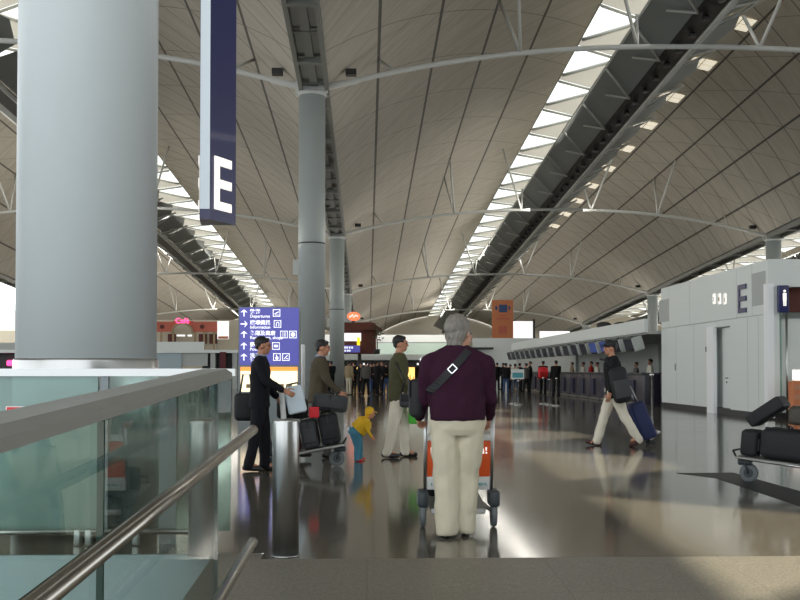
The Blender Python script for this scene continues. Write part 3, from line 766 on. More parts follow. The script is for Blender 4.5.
# gallery
YG = 102.0
x0, x1 = xf(300, YG), xf(474, YG)
t = thing('gallery', 'upper gallery with a glass parapet and white slab at the far end of the hall', 'gallery', (0, YG, 0))
MB().bounds((x0, 0, zf(360, YG)), (x1, 6, zf(354.5, YG))).build('slab', 'wallw', t)
MB().bounds((x0, .1, zf(354.5, YG)), (x1, .13, zf(343, YG))).build('glass_parapet', 'glass', t)
MB().bounds((x0, .05, zf(343, YG)), (x1, .18, zf(342, YG))).build('parapet_rail', 'steel', t)
MB().bounds((x0, 5, zf(356, YG)), (x1, 5.3, zf(333, YG))).build('back_wall', 'white', t)
MB().bounds((x0, .3, zf(367, YG)), (x1, 5.8, zf(361, YG))).build('fascia', 'dark', t)
for px in (365, 398, 440, 466):
    MB().lathe([(.3, 0), (.3, zf(361, YG))], (xf(px, YG), 2, 0), 16).build('pillar', 'gutter', t)
q = MB()
for px in (360, 363, 366, 417, 421, 425, 428): q.bounds((xf(px, YG), .27, zf(365, YG)), (xf(px+1.8, YG), .3, zf(363, YG)))
q.build('sign_strokes', 'litwhite', t)
MB().bounds((xf(420, YG), -.12, zf(363, YG)), (xf(432, YG), 0, zf(358.6, YG))).build('shop_sign', 'litwhite', t)
struct(MB().bounds((x0-4, YG+6, 0), (x1, YG+6.3, zf(360, YG))).build('wall_front.002', 'dark'), 'dark shop back wall under the gallery')
k = 0
for pa, pb, ya, yb, m, lab in ((352, 384, 370.5, 367.3, 'warmlit', 'warm lit strip of a shop front under the gallery'), (406, 415, 386, 367.3, 'warmlit', 'bright yellow lit shop window behind the man in olive'), (385, 400, 370.5, 367.3, 'warmlit', 'small warm lit shop strip left of the man in olive'),):
    o = thing('lit_shop_front', lab, 'shop front', (xf(pa, YG), YG+.6 if m == 'warmlit' else YG-.2, zf(ya, YG)))
    w_ = xf(pb, YG)-xf(pa, YG); h_ = zf(yb, YG)-zf(ya, YG)
    MB().bounds((0, 0, 0), (w_, .15, h_)).build('lit_panel', m, o)
    q = MB()
    for j in range(5): q.bounds((w_*(.1+.18*j), -.05, h_*.1), (w_*(.18+.18*j), 0, h_*(.4+.1*(j % 3))))
    q.build('goods', 'tancloth', o)
# restaurant pavilion on the gallery
t = thing('restaurant_pavilion', 'restaurant with a terracotta canopy roof on the far gallery', 'restaurant', (0, 95, 0))
Yp = 95
ya = zf(330, Yp); yb = zf(322, Yp)
xa, xb = xf(343, Yp), xf(376, Yp)
b = MB(); b.add([(xa-1, -.5, ya), (xb+.6, -.5, ya), (xb+.6, 4, ya), (xa-1, 4, ya), (xa-1, .6, yb), (xb-.3, .6, yb), (xb-.3, 3, yb), (xa-1, 3, yb)], [(3, 2, 1, 0), (4, 5, 6, 7), (0, 1, 5, 4), (1, 2, 6, 5), (2, 3, 7, 6), (3, 0, 4, 7)]); b.build('canopy_roof', 'terradark', t)
MB().bounds((xa, .2, zf(341, Yp)), (xf(361, Yp), .4, zf(333, Yp))).build('lit_menu', 'litwhite', t)
MB().bounds((xf(357, Yp), -.2, zf(346, Yp)), (xf(360, Yp), 0, zf(337.5, Yp))).build('yellow_sign', 'yellowlit', t)
MB().bounds((xa-1, .5, zf(354, Yp)), (xb, .8, zf(330, Yp))).build('back_panel', 'terradark', t)
MB().lathe([(.18, 0), (.18, zf(354, Yp))], ((xa+xb)/2, .9, 0), 12).build('post', 'dark', t)
b = MB(); b.bounds((xa-1.2, -.6, zf(352.5, Yp)), (xf(360, Yp), -.4, zf(345.5, Yp))); s_ = b.build('blue_sign', 'blue', t)
q = MB()
for i, px in enumerate((344.5, 346.5, 349, 351.5)): q.bounds((xf(px, Yp), -.64, zf(348.6, Yp)), (xf(px+1.5, Yp), -.6, zf(346.8, Yp)))
for i, px in enumerate((344.5, 347, 349)): q.bounds((xf(px, Yp), -.64, zf(351.6, Yp)), (xf(px+1.5, Yp), -.6, zf(350, Yp)))
q.build('sign_strokes', 'litwhite', s_)
p = P(353.5, 315.5, Yp); b = MB(); b.ell((p.x, 1.5, p.z), (.62, .12, .42)); o = b.build('oval_sign', 'neono', t)
b = MB(); b.tube([(p.x-.4, 1.36, p.z-.1), (p.x-.1, 1.36, p.z+.14), (p.x, 1.36, p.z-.1), (p.x+.2, 1.36, p.z+.1), (p.x+.4, 1.36, p.z)], .05, 6); b.build('script', 'litwhite', o)
b = MB(); b.tube([(p.x, 1.5, p.z-.4), (p.x, 1.5, yb)], .06, 6); b.build('sign_stem', 'dark', t)
p = P(377, 332, 94); t = thing('shrub', 'dark green shrub hanging over the end of the restaurant canopy', 'plant', (p.x, 94.2, zf(354, 94)))
b = MB()
for i in range(90):
    a = Vector((random.gauss(0, .35), random.gauss(0, .25), 1.9+random.gauss(0, .38))); R = Matrix.Rotation(random.random()*6, 3, 'Z') @ Matrix.Rotation(random.random()*2, 3, 'X')
    b.add([a+R @ Vector(v) for v in ((-.12, 0, 0), (0, -.06, .03), (.16, 0, 0), (0, .06, .03))], [(0, 1, 2, 3)])
b.build('foliage', 'green', t); MB().tube([(0, 0, 0.02), (.03, 0, 1.0), (-.05, 0, 1.9)], .05, 6).build('stem', 'terradark', t); MB().lathe([(.25, 0), (.32, .45)], n=14).build('pot', 'dark', t)
# left terracotta restaurant gallery
YL = 70.0
x0, x1 = -45, xf(240, YL)
t = thing('left_gallery', 'upper gallery with pale parapet beyond the big column at left', 'gallery', (0, YL, 0))
t.name = 'balcony'
MB().bounds((x0, 0, zf(353, YL)), (x1+1.2, 7, zf(350, YL))).build('slab', 'wallw', t)
MB().bounds((xf(150, YL), 0, zf(350, YL)), (xf(204, YL), .1, zf(342, YL))).build('parapet', 'wallw', t)
MB().bounds((x0, 0, zf(350, YL)), (xf(60, YL), .1, zf(343, YL))).build('parapet', 'wallgrey', t)
MB().bounds((xf(181, YL), .3, zf(366, YL)), (xf(207, YL), .5, zf(352.5, YL))).build('lower_panel', 'wallgrey', t)
MB().bounds((xf(150, YL), .2, zf(372, YL)), (xf(181, YL), .5, zf(352.5, YL))).build('lower_panel', 'plinth', t)
for px in (210, 232): MB().bounds((xf(px, YL), .2, 0), (xf(px+5, YL), .7, zf(353, YL))).build('pillar', 'wallgrey', t)
MB().bounds((xf(220, YL), -.1, .9), (xf(226, YL), .15, zf(352, YL))).build('red_panel', 'bagmaroon', t)
MB().bounds((xf(200, YL), 1.0, 0), (x1+1.2, 1.2, zf(353, YL))).build('back_panel', 'dark', t)
MB().bounds((x0, 1.2, 0), (xf(60, YL), 1.5, zf(353, YL))).build('back_panel', 'dark', t)
MB().rbox((xf(6, YL), 0.9, zf(363, YL)), (.5, .3, .4), .1).build('lit_sign', 'pink', t)
t = thing('restaurant', 'terracotta restaurant front with an arch and pink neon script', 'restaurant', (0, YL+2.0, 0))
YR = YL+2.0
xa, xb = xf(140, YR), xf(217, YR)
b = MB(); zt, zb_ = zf(322, YR), zf(332, YR); ca, cr = xf(182.5, YR), .72
n = 12; vs = []
for k in range(n+1):
    a = PI-PI*k/n; vs.append((ca+cr*math.cos(a), 0, zb_-.1+cr*math.sin(a)*1.0)); vs.append((ca+cr*math.cos(a), 0, zt+.02))
b.add(vs, [(2*k, 2*k+2, 2*k+3, 2*k+1) for k in range(n)])
b.bounds((xa, -.02, zb_), (ca-cr, .25, zt)); b.bounds((ca+cr, -.02, zb_), (xb, .25, zt)); b.bounds((ca-cr, .02, zt-.02), (ca+cr, .25, zt+.05))
b.build('fascia', 'terracotta', t)
q = MB(); pts = [(ca+cr*math.cos(PI-PI*k/16), -.06, zb_-.1+cr*math.sin(PI*k/16)) for k in range(17)]; q.tube(pts, .08, 6); q.build('arch_trim', 'tancloth', t)
for px in (162, 202): MB().lathe([(.16, -.03), (.16, .03)], (xf(px, YR), -.04, (zt+zb_)/2), 14, 'Y').build('roundel', 'terradark', t)
MB().bounds((xa, 3.0, zf(350, YR)), (xb+1.5, 3.2, zf(318, YR))).build('back_wall', 'cream', t)
for px in (160, 172, 194, 203, 213): MB().bounds((xf(px, YR), 0, zf(350, YR)), (xf(px+1.6, YR), .2, zb_)).build('post', 'tancloth', t)
for px, w_ in ((178, 8), (187, 4)): MB().bounds((xf(px-w_/2, YR), 1, zf(336, YR)), (xf(px+w_/2, YR), 1.2, zf(334.4, YR))).build('lit_strip', 'litwhite', t)
for px in (165, 197, 208): MB().bounds((xf(px-4, YR), 2.4, zf(343, YR)), (xf(px+4, YR), 2.6, zf(333, YR))).build('dark_opening', 'terradark', t)
text('neon_script', 'Café', .52, 'pink', t, (xf(175.5, YR), -.12, zf(323.5, YR)), RX, .02, bold=.015)
t = thing('white_banner', 'white hanging banner right of the terracotta restaurant', 'banner', (xf(216, YL), YL+.6, zf(339, YL)))
MB().bounds((0, 0, 0), (xf(227.5, YL)-xf(216, YL), .06, zf(321, YL)-zf(339, YL))).build('cloth', 'litwhite', t)
MB().tube([(0.02, .05, -.75), (0.02, .05, 1.3)], .03, 6).build('pole', 'steel', t)
MB().bounds((.05, -.02, 0.02), (.75, 0, .2)).build('print', 'orange', t)
struct(MB().bounds((-75, 130, 0), (xf(345, 130)-2, 130.4, zf(331, 130))).build('wall_left', 'cream'), 'cream wall far behind the left gallery')
# ------------------------------------------------------------------ people
def remesh(mb, name, voxel, smooth=4, wr=0.0, wsc=9.0, seed=0.0, floor=None, stretch=(1, 1, 1)):
    me = mb.mesh('tmp'); o = bpy.data.objects.new('tmp', me); C.objects.link(o)
    r = o.modifiers.new('r', 'REMESH'); r.mode = 'VOXEL'; r.voxel_size = voxel; r.use_smooth_shade = True
    if smooth:
        s = o.modifiers.new('s', 'SMOOTH'); s.iterations = smooth; s.factor = .5
    dg = bpy.context.evaluated_depsgraph_get(); dg.update()
    out = bpy.data.meshes.new_from_object(o.evaluated_get(dg)); out.name = name
    bpy.data.objects.remove(o); bpy.data.meshes.remove(me)
    if wr or floor is not None:
        for v in out.vertices:
            if wr:
                p = Vector((v.co.x*wsc*stretch[0], v.co.y*wsc*stretch[1], v.co.z*wsc*stretch[2]+seed))
                d = noise.noise(p)+.5*noise.noise(p*2.1)
                v.co += v.normal*(d*wr)
            if floor is not None and v.co.z < floor: v.co.z = floor
        out.update()
    out.polygons.foreach_set('use_smooth', [True]*len(out.polygons))
    return out
def rotX(a): return Matrix.Rotation(-a, 3, 'X')      # positive = lean forward (+Y)

def person(label, loc, heading, pose=None, wear=None, scale=1.0, hi=True, group=None, cat='person', name='person'):
    """heading: z rotation; local +Y is the way the figure faces"""
    ps = dict(lean=0, hl=0, hr=0, kl=0, kr=0, fl=0, fr=0, abl=.05, abr=.05, sl=0, sr=0, el=.2, er=.2, aal=.12, aar=.12, yaw=0, nod=0, grip=.5, stout=1.0, sdrop=0, hs=1.0, hdrop=0)
    ps.update(pose or {}); we = dict(top='blackcloth', hem=.86, legs='blackcloth', shoes='shoeblack', hair='hairblack', skin='skin', loose=1.0, collar=None, cap=None, longhair=False, sleeves=True); we.update(wear or {})
    vox = .0075 if hi else .022
    K = ps['stout']
    t = thing(name, label, cat, loc, heading, group)
    HZ = .92
    L = rotX(ps['lean'])
    hipc = Vector((0, 0, HZ))
    def up(p): return hipc + L @ (Vector(p)-hipc)
    # legs
    leg = {}
    for s, h, k, ab in ((-1, ps['hl'], ps['kl'], ps['abl']), (1, ps['hr'], ps['kr'], ps['abr'])):
        H = Vector((s*.085*K, 0, .89))
        T = Vector((s*math.sin(ab)*.42, math.sin(h)*.42, -math.cos(h)*.42)); Kn = H+T
        a = h-k; S = Vector((s*math.sin(ab)*.15, math.sin(a)*.40, -math.cos(a)*.40)); A = Kn+S
        leg[s] = (H, Kn, A, a)
    dz = .085-min(leg[-1][2].z, leg[1][2].z)
    off = Vector((0, 0, dz))
    # arms
    arm = {}
    for s, f, e, ab in ((-1, ps['sl'], ps['el'], ps['aal']), (1, ps['sr'], ps['er'], ps['aar'])):
        S0 = up((s*.185*K, -.005, 1.405-ps['sdrop']))
        u = Vector((s*math.sin(ab), math.sin(f)*math.cos(ab), -math.cos(f)*math.cos(ab))); E = S0+u*.285
        g = f+e; ab2 = ab*.4
        d = Vector((s*math.sin(ab2), math.sin(g)*math.cos(ab2), -math.cos(g)*math.cos(ab2))); W = E+d*.25
        arm[s] = (S0, E, W, d)
    # head frame
    NB = up((0, -.015, 1.45)); hy = Matrix.Rotation(ps['yaw'], 3, 'Z') @ rotX(ps['nod'])
    HR = L @ hy if ps['lean'] < .5 else hy
    HS = ps['hs']
    def hd(p): return NB - Vector((0, 0, ps['hdrop'])) + HR @ ((Vector(p)-Vector((0, -.015, 1.45)))*HS)
    # ---- body: one continuous surface
    b = MB()
    b.ell(hd((0, -.012, 1.625)), Vector((.074, .093, .098))*HS, HR); b.ell(hd((0, .03, 1.56)), Vector((.058, .062, .07))*HS, HR); b.ell(hd((0, .052, 1.535)), Vector((.036, .04, .034))*HS, HR)
    if hi:
        b.cap(hd((0, .085, 1.622)), .010, hd((0, .106, 1.585)), .0145); b.ell(hd((0, .085, 1.645)), (.045, .014, .012), HR)
        b.cap(hd((-.014, .083, 1.547)), .011, hd((.014, .083, 1.547)), .011)
        for s in (-1, 1): b.ell(hd((s*.077, -.005, 1.595)), (.011, .022, .033), HR); b.ell(hd((s*.035, .06, 1.585)), (.026, .026, .026), HR)
    b.cap(up((0, -.02, 1.40)), .062, hd((0, .0, 1.56)), .052)
    b.loft([(0, 0, z, rx*K*.86, ry*K*.86) for z, rx, ry in ((.84, .155, .11), (.95, .16, .115), (1.08, .145, .10), (1.25, .165, .115), (1.38, .165, .10), (1.44, .09, .07))], 20, Matrix.Translation(hipc) @ L.to_4x4() @ Matrix.Translation(-hipc))
    for s in (-1, 1):
        H, Kn, A, a = leg[s]; S0, E, W, d = arm[s]
        b.cap(H, .075, Kn, .048); b.cap(Kn, .048, A, .036); b.cap(A, .036, A+Vector((0, .1*math.cos(ps['fl'] if s < 0 else ps['fr']), -.035)), .03)
        b.cap(up((s*.1, 0, 1.40)), .05, S0, .048); b.cap(S0, .048, E, .036); b.cap(E, .037, W, .026)
        # hand
        n = Vector((-s, 0, 0)); n = (n-d*n.dot(d)).normalized(); tt = d.cross(n)*(1 if s < 0 else -1)
        if tt.y < -.2 and abs(d.z) > .5: tt = -tt
        if abs(d.z) <= .5 and tt.z < 0: tt = -tt
        if hi:
            for q in (-.022, -.007, .009, .024): b.cap(W-d*.01+tt*q*.7, .017, W+d*.085+tt*q, .0125)
            for i, q in enumerate((.030, .010, -.010, -.029)):
                p = W+d*.085+tt*q; a_ = 0; k = (.95, 1.05, 1.0, .8)[i]
                for j, ln in enumerate((.042, .027, .02)):
                    a_ += ps['grip']*(1, 1.2, .8)[j]; v = (d*math.cos(a_)+n*math.sin(a_)+tt*q*1.2*.4).normalized(); p2 = p+v*ln*k
                    b.cap(p, .0092-.0007*j, p2, .0085-.0007*j, 8); p = p2
            p = W+d*.025+tt*.026
            for j, ln in enumerate((.04, .032, .025)):
                v = (d*(.75+.2*j)+tt*(.75-.35*j)+n*(.35+.25*j*ps['grip'])).normalized(); p2 = p+v*ln; b.cap(p, .0115-.001*j, p2, .0105-.001*j, 8); p = p2
        else:
            b.cap(W, .03, W+d*.13, .026)
    for i in range(len(b.v)): b.v[i] = tuple(Vector(b.v[i])+off)
    bo = link('body', remesh(b, 'body', vox if hi else .02, 2 if hi else 1), we['skin'], t)
    def fin(mb, nm, m, voxel=None, sm=4, wr=0., wsc=9., floor=None, stretch=(1, 1, 1)):
        for i in range(len(mb.v)): mb.v[i] = tuple(Vector(mb.v[i])+off)
        return link(nm, remesh(mb, nm, voxel or (.012 if hi else .025), sm if hi else 1, wr if hi else 0, wsc, hash_(label), floor, stretch), m, t)
    hash_ = lambda x: (sum(ord(c) for c in x) % 97)*1.7
    if hi:
        for s in (-1, 1):
            q = MB(); q.ell(hd((s*.031, .079, 1.615))+off, (.0125, .009, .008), HR, 10, 6); q.build('eye', 'eye', t)
        q = MB(); q.ell(hd((0, .0955, 1.547))+off, (.024, .006, .007), HR, 10, 6); q.build('mouth', 'lip', t)
    # hair
    q = MB()
    if we['longhair']:
        q.ell(hd((0, -.03, 1.642)), Vector((.086, .1, .094))*HS, HR); q.ell(hd((0, -.045, 1.59)), Vector((.08, .066, .08))*HS, HR); q.ell(hd((0, -.05, 1.53)), Vector((.062, .046, .05))*HS, HR)
        for s in (-1, 1): q.ell(hd((s*.066, -.012, 1.615)), Vector((.022, .05, .045))*HS, HR)
    else:
        q.ell(hd((0, -.026, 1.645)), (.081, .097, .085), HR); q.ell(hd((0, -.062, 1.59)), (.062, .042, .05), HR)
        q.cap(hd((-.05, .045, 1.693)), .022, hd((.05, .045, 1.693)), .022)
    fin(q, 'hair', we['hair'], .008 if hi else .02, 3, .007, 42, stretch=(1.2, 1.2, .45))
    if we['cap']:
        q = MB(); q.ell(hd((0, -.014, 1.662)), (.092, .108, .078), HR); q.cap(hd((-.045, .1, 1.658)), .012, hd((.045, .1, 1.658)), .012); q.cap(hd((-.035, .14, 1.65)), .01, hd((.035, .14, 1.65)), .01); q.ell(hd((0, .105, 1.655)), (.065, .06, .012), HR)
        fin(q, 'cap', we['cap'], .008 if hi else .02, 2)
    # top
    q = MB(); hem = we['hem']
    rings = [(hem, .175, .125), (hem+.02, .182, .132), (1.0, .182, .13), (1.1, .172, .122), (1.25, .186, .132), (1.36-ps['sdrop']*.5, .183, .118), (1.42-ps['sdrop']*.2, .128, .09), (1.47, .075, .07)]
    q.loft([(0, -.005, z, rx*K, ry*K) for z, rx, ry in rings], 26, Matrix.Translation(hipc) @ L.to_4x4() @ Matrix.Translation(-hipc))
    for s in (-1, 1):
        S0, E, W, d = arm[s]
        q.cap(up((s*.07, -.01, 1.42)), .062, S0, .066*K**.5); q.cap(S0, .07*K**.5, E, .058); q.cap(E, .058, W-d*.03, .045)
    fin(q, 'jacket', we['top'], None, 4, .01, 9)
    if we['collar']:
        q = MB(); q.tube([hd((math.cos(a)*.066, -.012+math.sin(a)*.066, 1.475))+off for a in [2*PI*i/18 for i in range(18)]], .017, 8, closed=True); q.build('collar', we['collar'], t)
    # trousers
    q = MB(); lo = we['loose']
    q.loft([(0, 0, z, rx*K, ry*K) for z, rx, ry in ((.77, .13, .095), (.82, .165, .118), (.90, .172, .125), (1.0, .165, .12))], 22, (Matrix.Translation(hipc) @ (rotX(ps['lean']*.5)).to_4x4() @ Matrix.Translation(-hipc)))
    for s in (-1, 1):
        H, Kn, A, a = leg[s]; sh = (A-Kn).normalized()
        q.cap(H, .102*K, Kn, .07*lo); q.cap(Kn, .07*lo, A+sh*.015, .062*lo)
    fin(q, 'trousers', we['legs'], None, 3, .016, 7, floor=.022, stretch=(1, 1, .8))
    for s in (-1, 1):
        H, Kn, A, a = leg[s]; ft = ps['fl'] if s < 0 else ps['fr']     # foot pitch: + = toe up
        fwd = Vector((s*.12, math.cos(ft), math.sin(ft))); dn = Vector((0, math.sin(ft), -math.cos(ft)))
        q = MB(); q.cap(A+dn*.045-fwd*.05, .038, A+dn*.05+fwd*.06, .042); q.cap(A+dn*.05+fwd*.05, .042, A+dn*.057+fwd*.15, .032); q.cap(A, .044, A+dn*.045, .042)
        fin(q, 'shoe', we['shoes'], .01 if hi else .02, 2, floor=0.0)
    t.scale = (scale,)*3
    return t, arm, off, up

def strap_on(t, garment, pts, width, name, m, thick=.006, dirn=Vector((0, 1, 0))):
    """band laid over the surface of a garment, points given on its back in local x,z"""
    me = garment.data; bv = BVHTree.FromPolygons([v.co for v in me.vertices], [tuple(p.vertices) for p in me.polygons])
    vs = []; N = len(pts)
    for i, (x, z) in enumerate(pts):
        x0, z0 = pts[max(0, i-1)]; x1, z1 = pts[min(N-1, i+1)]; tx, tz = x1-x0, z1-z0; l = math.hypot(tx, tz); nx, nz = -tz/l, tx/l
        for k in (-1, 1):
            o = Vector((x+nx*k*width/2, -1.5 if dirn.y > 0 else 1.5, z+nz*k*width/2)); h = bv.ray_cast(o, dirn)
            y = h[0].y if h[0] else 0
            vs.append(Vector((o.x, y, o.z))-dirn*.004)
    ys = [v.y for v in vs]
    for i in range(2, len(vs)-2): vs[i].y = (ys[i-2]+ys[i]*2+ys[i+2])/4-dirn.y*.002
    fs = [(2*i, 2*i+1, 2*i+3, 2*i+2) for i in range(N-1)]
    o = len(vs); vs += [v-dirn*thick for v in vs]
    fs += [tuple(o+k for k in f[::-1]) for f in fs]
    fs += [(2*i, 2*i+2, o+2*i+2, o+2*i) for i in range(N-1)]+[(2*i+3, 2*i+1, o+2*i+1, o+2*i+3) for i in range(N-1)]
    b = MB(); b.add(vs, fs); return b.build(name, m, t), vs
def child(t, nm): return [c for c in t.children if c.name.split('.')[0] == nm][0]

# woman/man in purple pushing the trolley (seen from behind)
PY = 7.8; px_ = P(457.5, 420, PY).x
main, arm, off, up = person('grey-haired person in dark purple sweater and beige trousers, back turned, pushing a trolley', (px_, PY, 0), .02,
    dict(lean=.07, hl=.0, hr=.14, kl=.03, kr=.1, abl=-.03, abr=-.06, sl=.14, sr=.12, el=.8, er=.75, aal=.15, aar=.15, yaw=-.8, nod=.1, grip=.8, stout=1.2, sdrop=.075, hs=1.15, hdrop=.05),
    dict(top='purple', hem=.885, legs='beige', shoes='shoeblack', hair='hairgrey', skin='skinpale', loose=1.5, longhair=True, collar='purple'), scale=.985)
jk = child(main, 'jacket')
pts = [(.085-.315*k/18, 1.455-.33*k/18) for k in range(19)]
st, vs = strap_on(main, jk, pts, .058, 'bag_strap', 'bagblack')
bp = (vs[2*8]+vs[2*8+1])/2
b = MB(); R = Matrix.Rotation(.78, 3, 'Y')
for d, c in (((.05, .008, .008), (0, 0, .028)), ((.05, .008, .008), (0, 0, -.028)), ((.008, .008, .06), (.024, 0, 0)), ((.008, .008, .06), (-.024, 0, 0))):
    b.box(Vector(bp)+Vector((0, -.012, 0))+R @ Vector(c), d, R)
b.build('buckle', 'chrome', st)
# hem rib
t = thing('shoulder_bag', 'black shoulder bag at the left side of the person in purple', 'bag', (px_-.315, PY+.13, 1.0))
MB().rbox((0, 0, .06), (.1, .24, .3), .04).build('body', 'bagblack', t); MB().rbox((-.052, 0, .14), (.012, .22, .14), .005).build('flap', 'bagblack', t)

# ------------------------------------------------------------------ luggage trolleys
def trolley(label, loc, rzv, panel=True, z0=.2, sl=.105, writing=True):
    t = thing('luggage_trolley', label, 'luggage trolley', loc, rzv)
    w = .27
    b = MB()
    for s in (-1, 1): b.tube([(s*w, -.02, .2), (s*w, -.10, .6), (s*w, -.2, 1.02)], .016, 10)
    b.tube([(-w, -.02, z0), (-w*.5, .95, z0+.95*sl), (w*.5, .95, z0+.95*sl), (w, -.02, z0)], .016, 8)
    b.build('frame', 'steel', t)
    b = MB(); b.tube([(-w-.03, -.22, 1.03), (w+.03, -.22, 1.03)], .02, 12); b.build('handle', 'black', t)
    b = MB(); b.box((0, .46, z0+.015+.46*sl), (.46, .98, .02), Matrix.Rotation(math.atan(sl), 3, 'X')); b.build('deck', 'alu', t)
    b = MB(); b.tube([(-.22, -.05, z0), (.22, -.05, z0)], .022, 8); b.build('axle_bar', 'cartwhite', t)
    if panel:
        R = Matrix.Rotation(.2, 3, 'X')
        o = MB().rbox((0, -.085, .56), (.52, .025, .30), .008, R).build('orange_panel', 'cartorange', t); o['label'] = 'orange advertising panel'
        MB().rbox((0, -.125, .735), (.52, .03, .05), .008, R).build('top_strip', 'cartwhite', o)
        MB().rbox((0, -.045, .36), (.52, .028, .11), .008, R).build('bottom_strip', 'cartwhite', o)
        if writing:
            q = text('lettering', 'F', .10, 'litletter', o, (-.235, -.125, .605), (PI/2-.2, 0, 0), .002); q = text('lettering', 'n!', .10, 'litletter', o, (.235, -.125, .605), (PI/2-.2, 0, 0), .002, 'RIGHT')
            text('lettering', 'The Air', .055, 'teal', o, (-.235, -.062, .34), (PI/2-.2, 0, 0), .002); text('lettering', 'ment', .055, 'teal', o, (.235, -.062, .34), (PI/2-.2, 0, 0), .002, 'RIGHT')
    for s in (-1, 1):
        b = MB(); b.rbox((s*(w+.02), -.03, .235), (.09, .2, .14), .03); b.build('wheel_fender', 'fender', t)
        b = MB(); b.lathe([(.04, -.02), (.095, -.022), (.105, -.012), (.105, .012), (.095, .022), (.04, .02)], (s*(w+.02), -.03, .106), 22, 'X'); wh = b.build('rear_wheel', 'tyre', t)
        b = MB(); b.lathe([(.06, -.026), (.06, .026)], (s*(w+.02), -.03, .106), 14, 'X'); b.build('hub', 'fender', wh)
    b = MB(); F = z0+.9*sl-.03; b.rbox((0, .9, F-.02), (.09, .16, .07), .02); b.tube([(-.035, .9, F-.03), (-.035, .86, .1)], .012, 6); b.tube([(.035, .9, F-.03), (.035, .86, .1)], .012, 6); b.build('front_fork', 'fender', t)
    b = MB(); b.lathe([(.05, -.02), (.095, -.022), (.105, -.012), (.105, .012), (.095, .022), (.05, .02)], (0, .86, .106), 22, 'X'); wh = b.build('front_wheel', 'tyre', t)
    b = MB(); b.lathe([(.055, -.026), (.055, .026)], (0, .86, .106), 14, 'X'); b.build('hub', 'fender', wh)
    b = MB(); b.tube([(-.2, .95, F+.06), (-.2, .98, F+.12), (.2, .98, F+.12), (.2, .95, F+.06)], .012, 8); b.build('front_guard', 'black', t)
    return t
c1 = P(458, 440, 8.3)
trolley('luggage trolley with an orange panel, pushed by the person in purple', (c1.x, 8.33, 0), 0, z0=.13, sl=.1)
def suitcase(label, loc, d, m, rz_=0, name='suitcase', ribs=True, tilt=None, handle=True):
    t = thing(name, label, 'suitcase' if name == 'suitcase' else 'bag', loc, rz_)
    if tilt: t.rotation_euler = (tilt[0], tilt[1], rz_)
    MB().rbox((0, 0, d[2]/2), d, min(d)*.22, seg=4).build('shell', m, t)
    if ribs:
        b = MB(); b.rbox((0, 0, d[2]/2), (d[0]*.06, d[1]*1.012, d[2]*1.004), .008); b.build('zip_band', 'bagcharcoal' if m == 'bagblack' else 'bagblack', t)
        MB().rbox((0, -d[1]/2-.008, d[2]*.45), (d[0]*.8, .03, d[2]*.5), .012).build('front_pocket', m, t)
    if handle:
        b = MB(); b.tube([(-.08, 0, d[2]-.01), (-.07, 0, d[2]+.03), (.07, 0, d[2]+.03), (.08, 0, d[2]-.01)], .011, 8); b.build('carry_handle', 'black', t)
    return t
def DK(y, z0=.2, sl=.105): return z0+.015+y*sl+.012   # deck height along a trolley
suitcase('black bag on the low deck of the orange-panelled trolley', (c1.x-.1, 8.33+.32, DK(.40, .13, .1)+.03), (.3, .42, .22), 'bagblack', name='bag')

# ------------------------------------------------------------------ man in a black suit with the loaded trolley
person('man in a black suit walking right behind the loaded trolley, beside the blue sign', (P(260, 400, 13).x, 13.0, 0), -PI/2,
    dict(lean=.03, hl=.12, hr=-.1, kl=.12, kr=.12, sl=.15, sr=.35, el=.5, er=.75, aal=.1, aar=.1, yaw=.0, nod=.12, stout=1.0), dict(top='suit', hem=.8, legs='suit', shoes='shoeblack', collar='shirtblue', loose=1.1), scale=.985)
t = thing('travel_bag', 'black bag hanging behind the man in the black suit', 'bag', (P(246, 398, 13.25).x, 13.25, .62))
MB().rbox((0, 0, .18), (.3, .16, .36), .06).build('body', 'bagblack', t); MB().tube([(-.08, 0, .35), (-.04, 0, .6), (.05, 0, .6), (.08, 0, .35)], .012, 8).build('strap', 'bagblack', t)
CT = G(299, 466); CT = Vector((P(272, 440, 13.55).x, 13.55, 0))
trolley('luggage trolley piled with dark bags, pushed by the man in the black suit', CT, -PI/2, panel=False, z0=.11, sl=.19)
def onT(along, h=0, side=0): return (CT.x+along+.12, CT.y-side, DK(along+.12, .11, .19)+h+.012)
suitcase('maroon suitcase nearest the handle on the loaded trolley', onT(.21), (.13, .42, .36), 'bagmaroon', handle=False, tilt=(0, -.186))
suitcase('charcoal suitcase in the middle of the loaded trolley', onT(.42), (.22, .44, .38), 'bagcharcoal', tilt=(0, -.186))
suitcase('black suitcase at the front of the loaded trolley', onT(.68), (.25, .44, .40), 'bagblack', tilt=(0, -.186))
suitcase('charcoal duffel lying on top of the front suitcases of the loaded trolley', onT(.64, .44), (.46, .32, .22), 'bagcharcoal', name='duffel_bag', tilt=(0, .1))
suitcase('black holdall on top of the loaded trolley near the handle', onT(.15, .435), (.40, .36, .26), 'bagblack', name='duffel_bag')
t = suitcase('pale blue bag standing on top of the piled trolley', (onT(.25)[0], CT.y-.34, .72), (.24, .16, .36), 'baglight', name='carrier_bag', ribs=False, tilt=(0, -.22))
suitcase('small red pouch on the side of the pile of bags', (P(314, 412, 13.25).x, CT.y-.3, .66), (.13, .06, .14), 'bagred', name='pouch', ribs=False, handle=False)
# white upright bar at the trolley handle
p = P(283, 405, 13.1); t = thing('umbrella_tube', 'white tube standing at the trolley handle above the bollard', 'tube', (p.x, 13.1, 0))
MB().tube([(.06, 0, .02), (-.02, 0, 1.02)], .035, 12).build('tube', 'cartwhite', t); MB().lathe([(.04, 1.0), (.04, 1.04)], (-.02, 0, 0), 12).build('end_cap', 'postgrey', t)

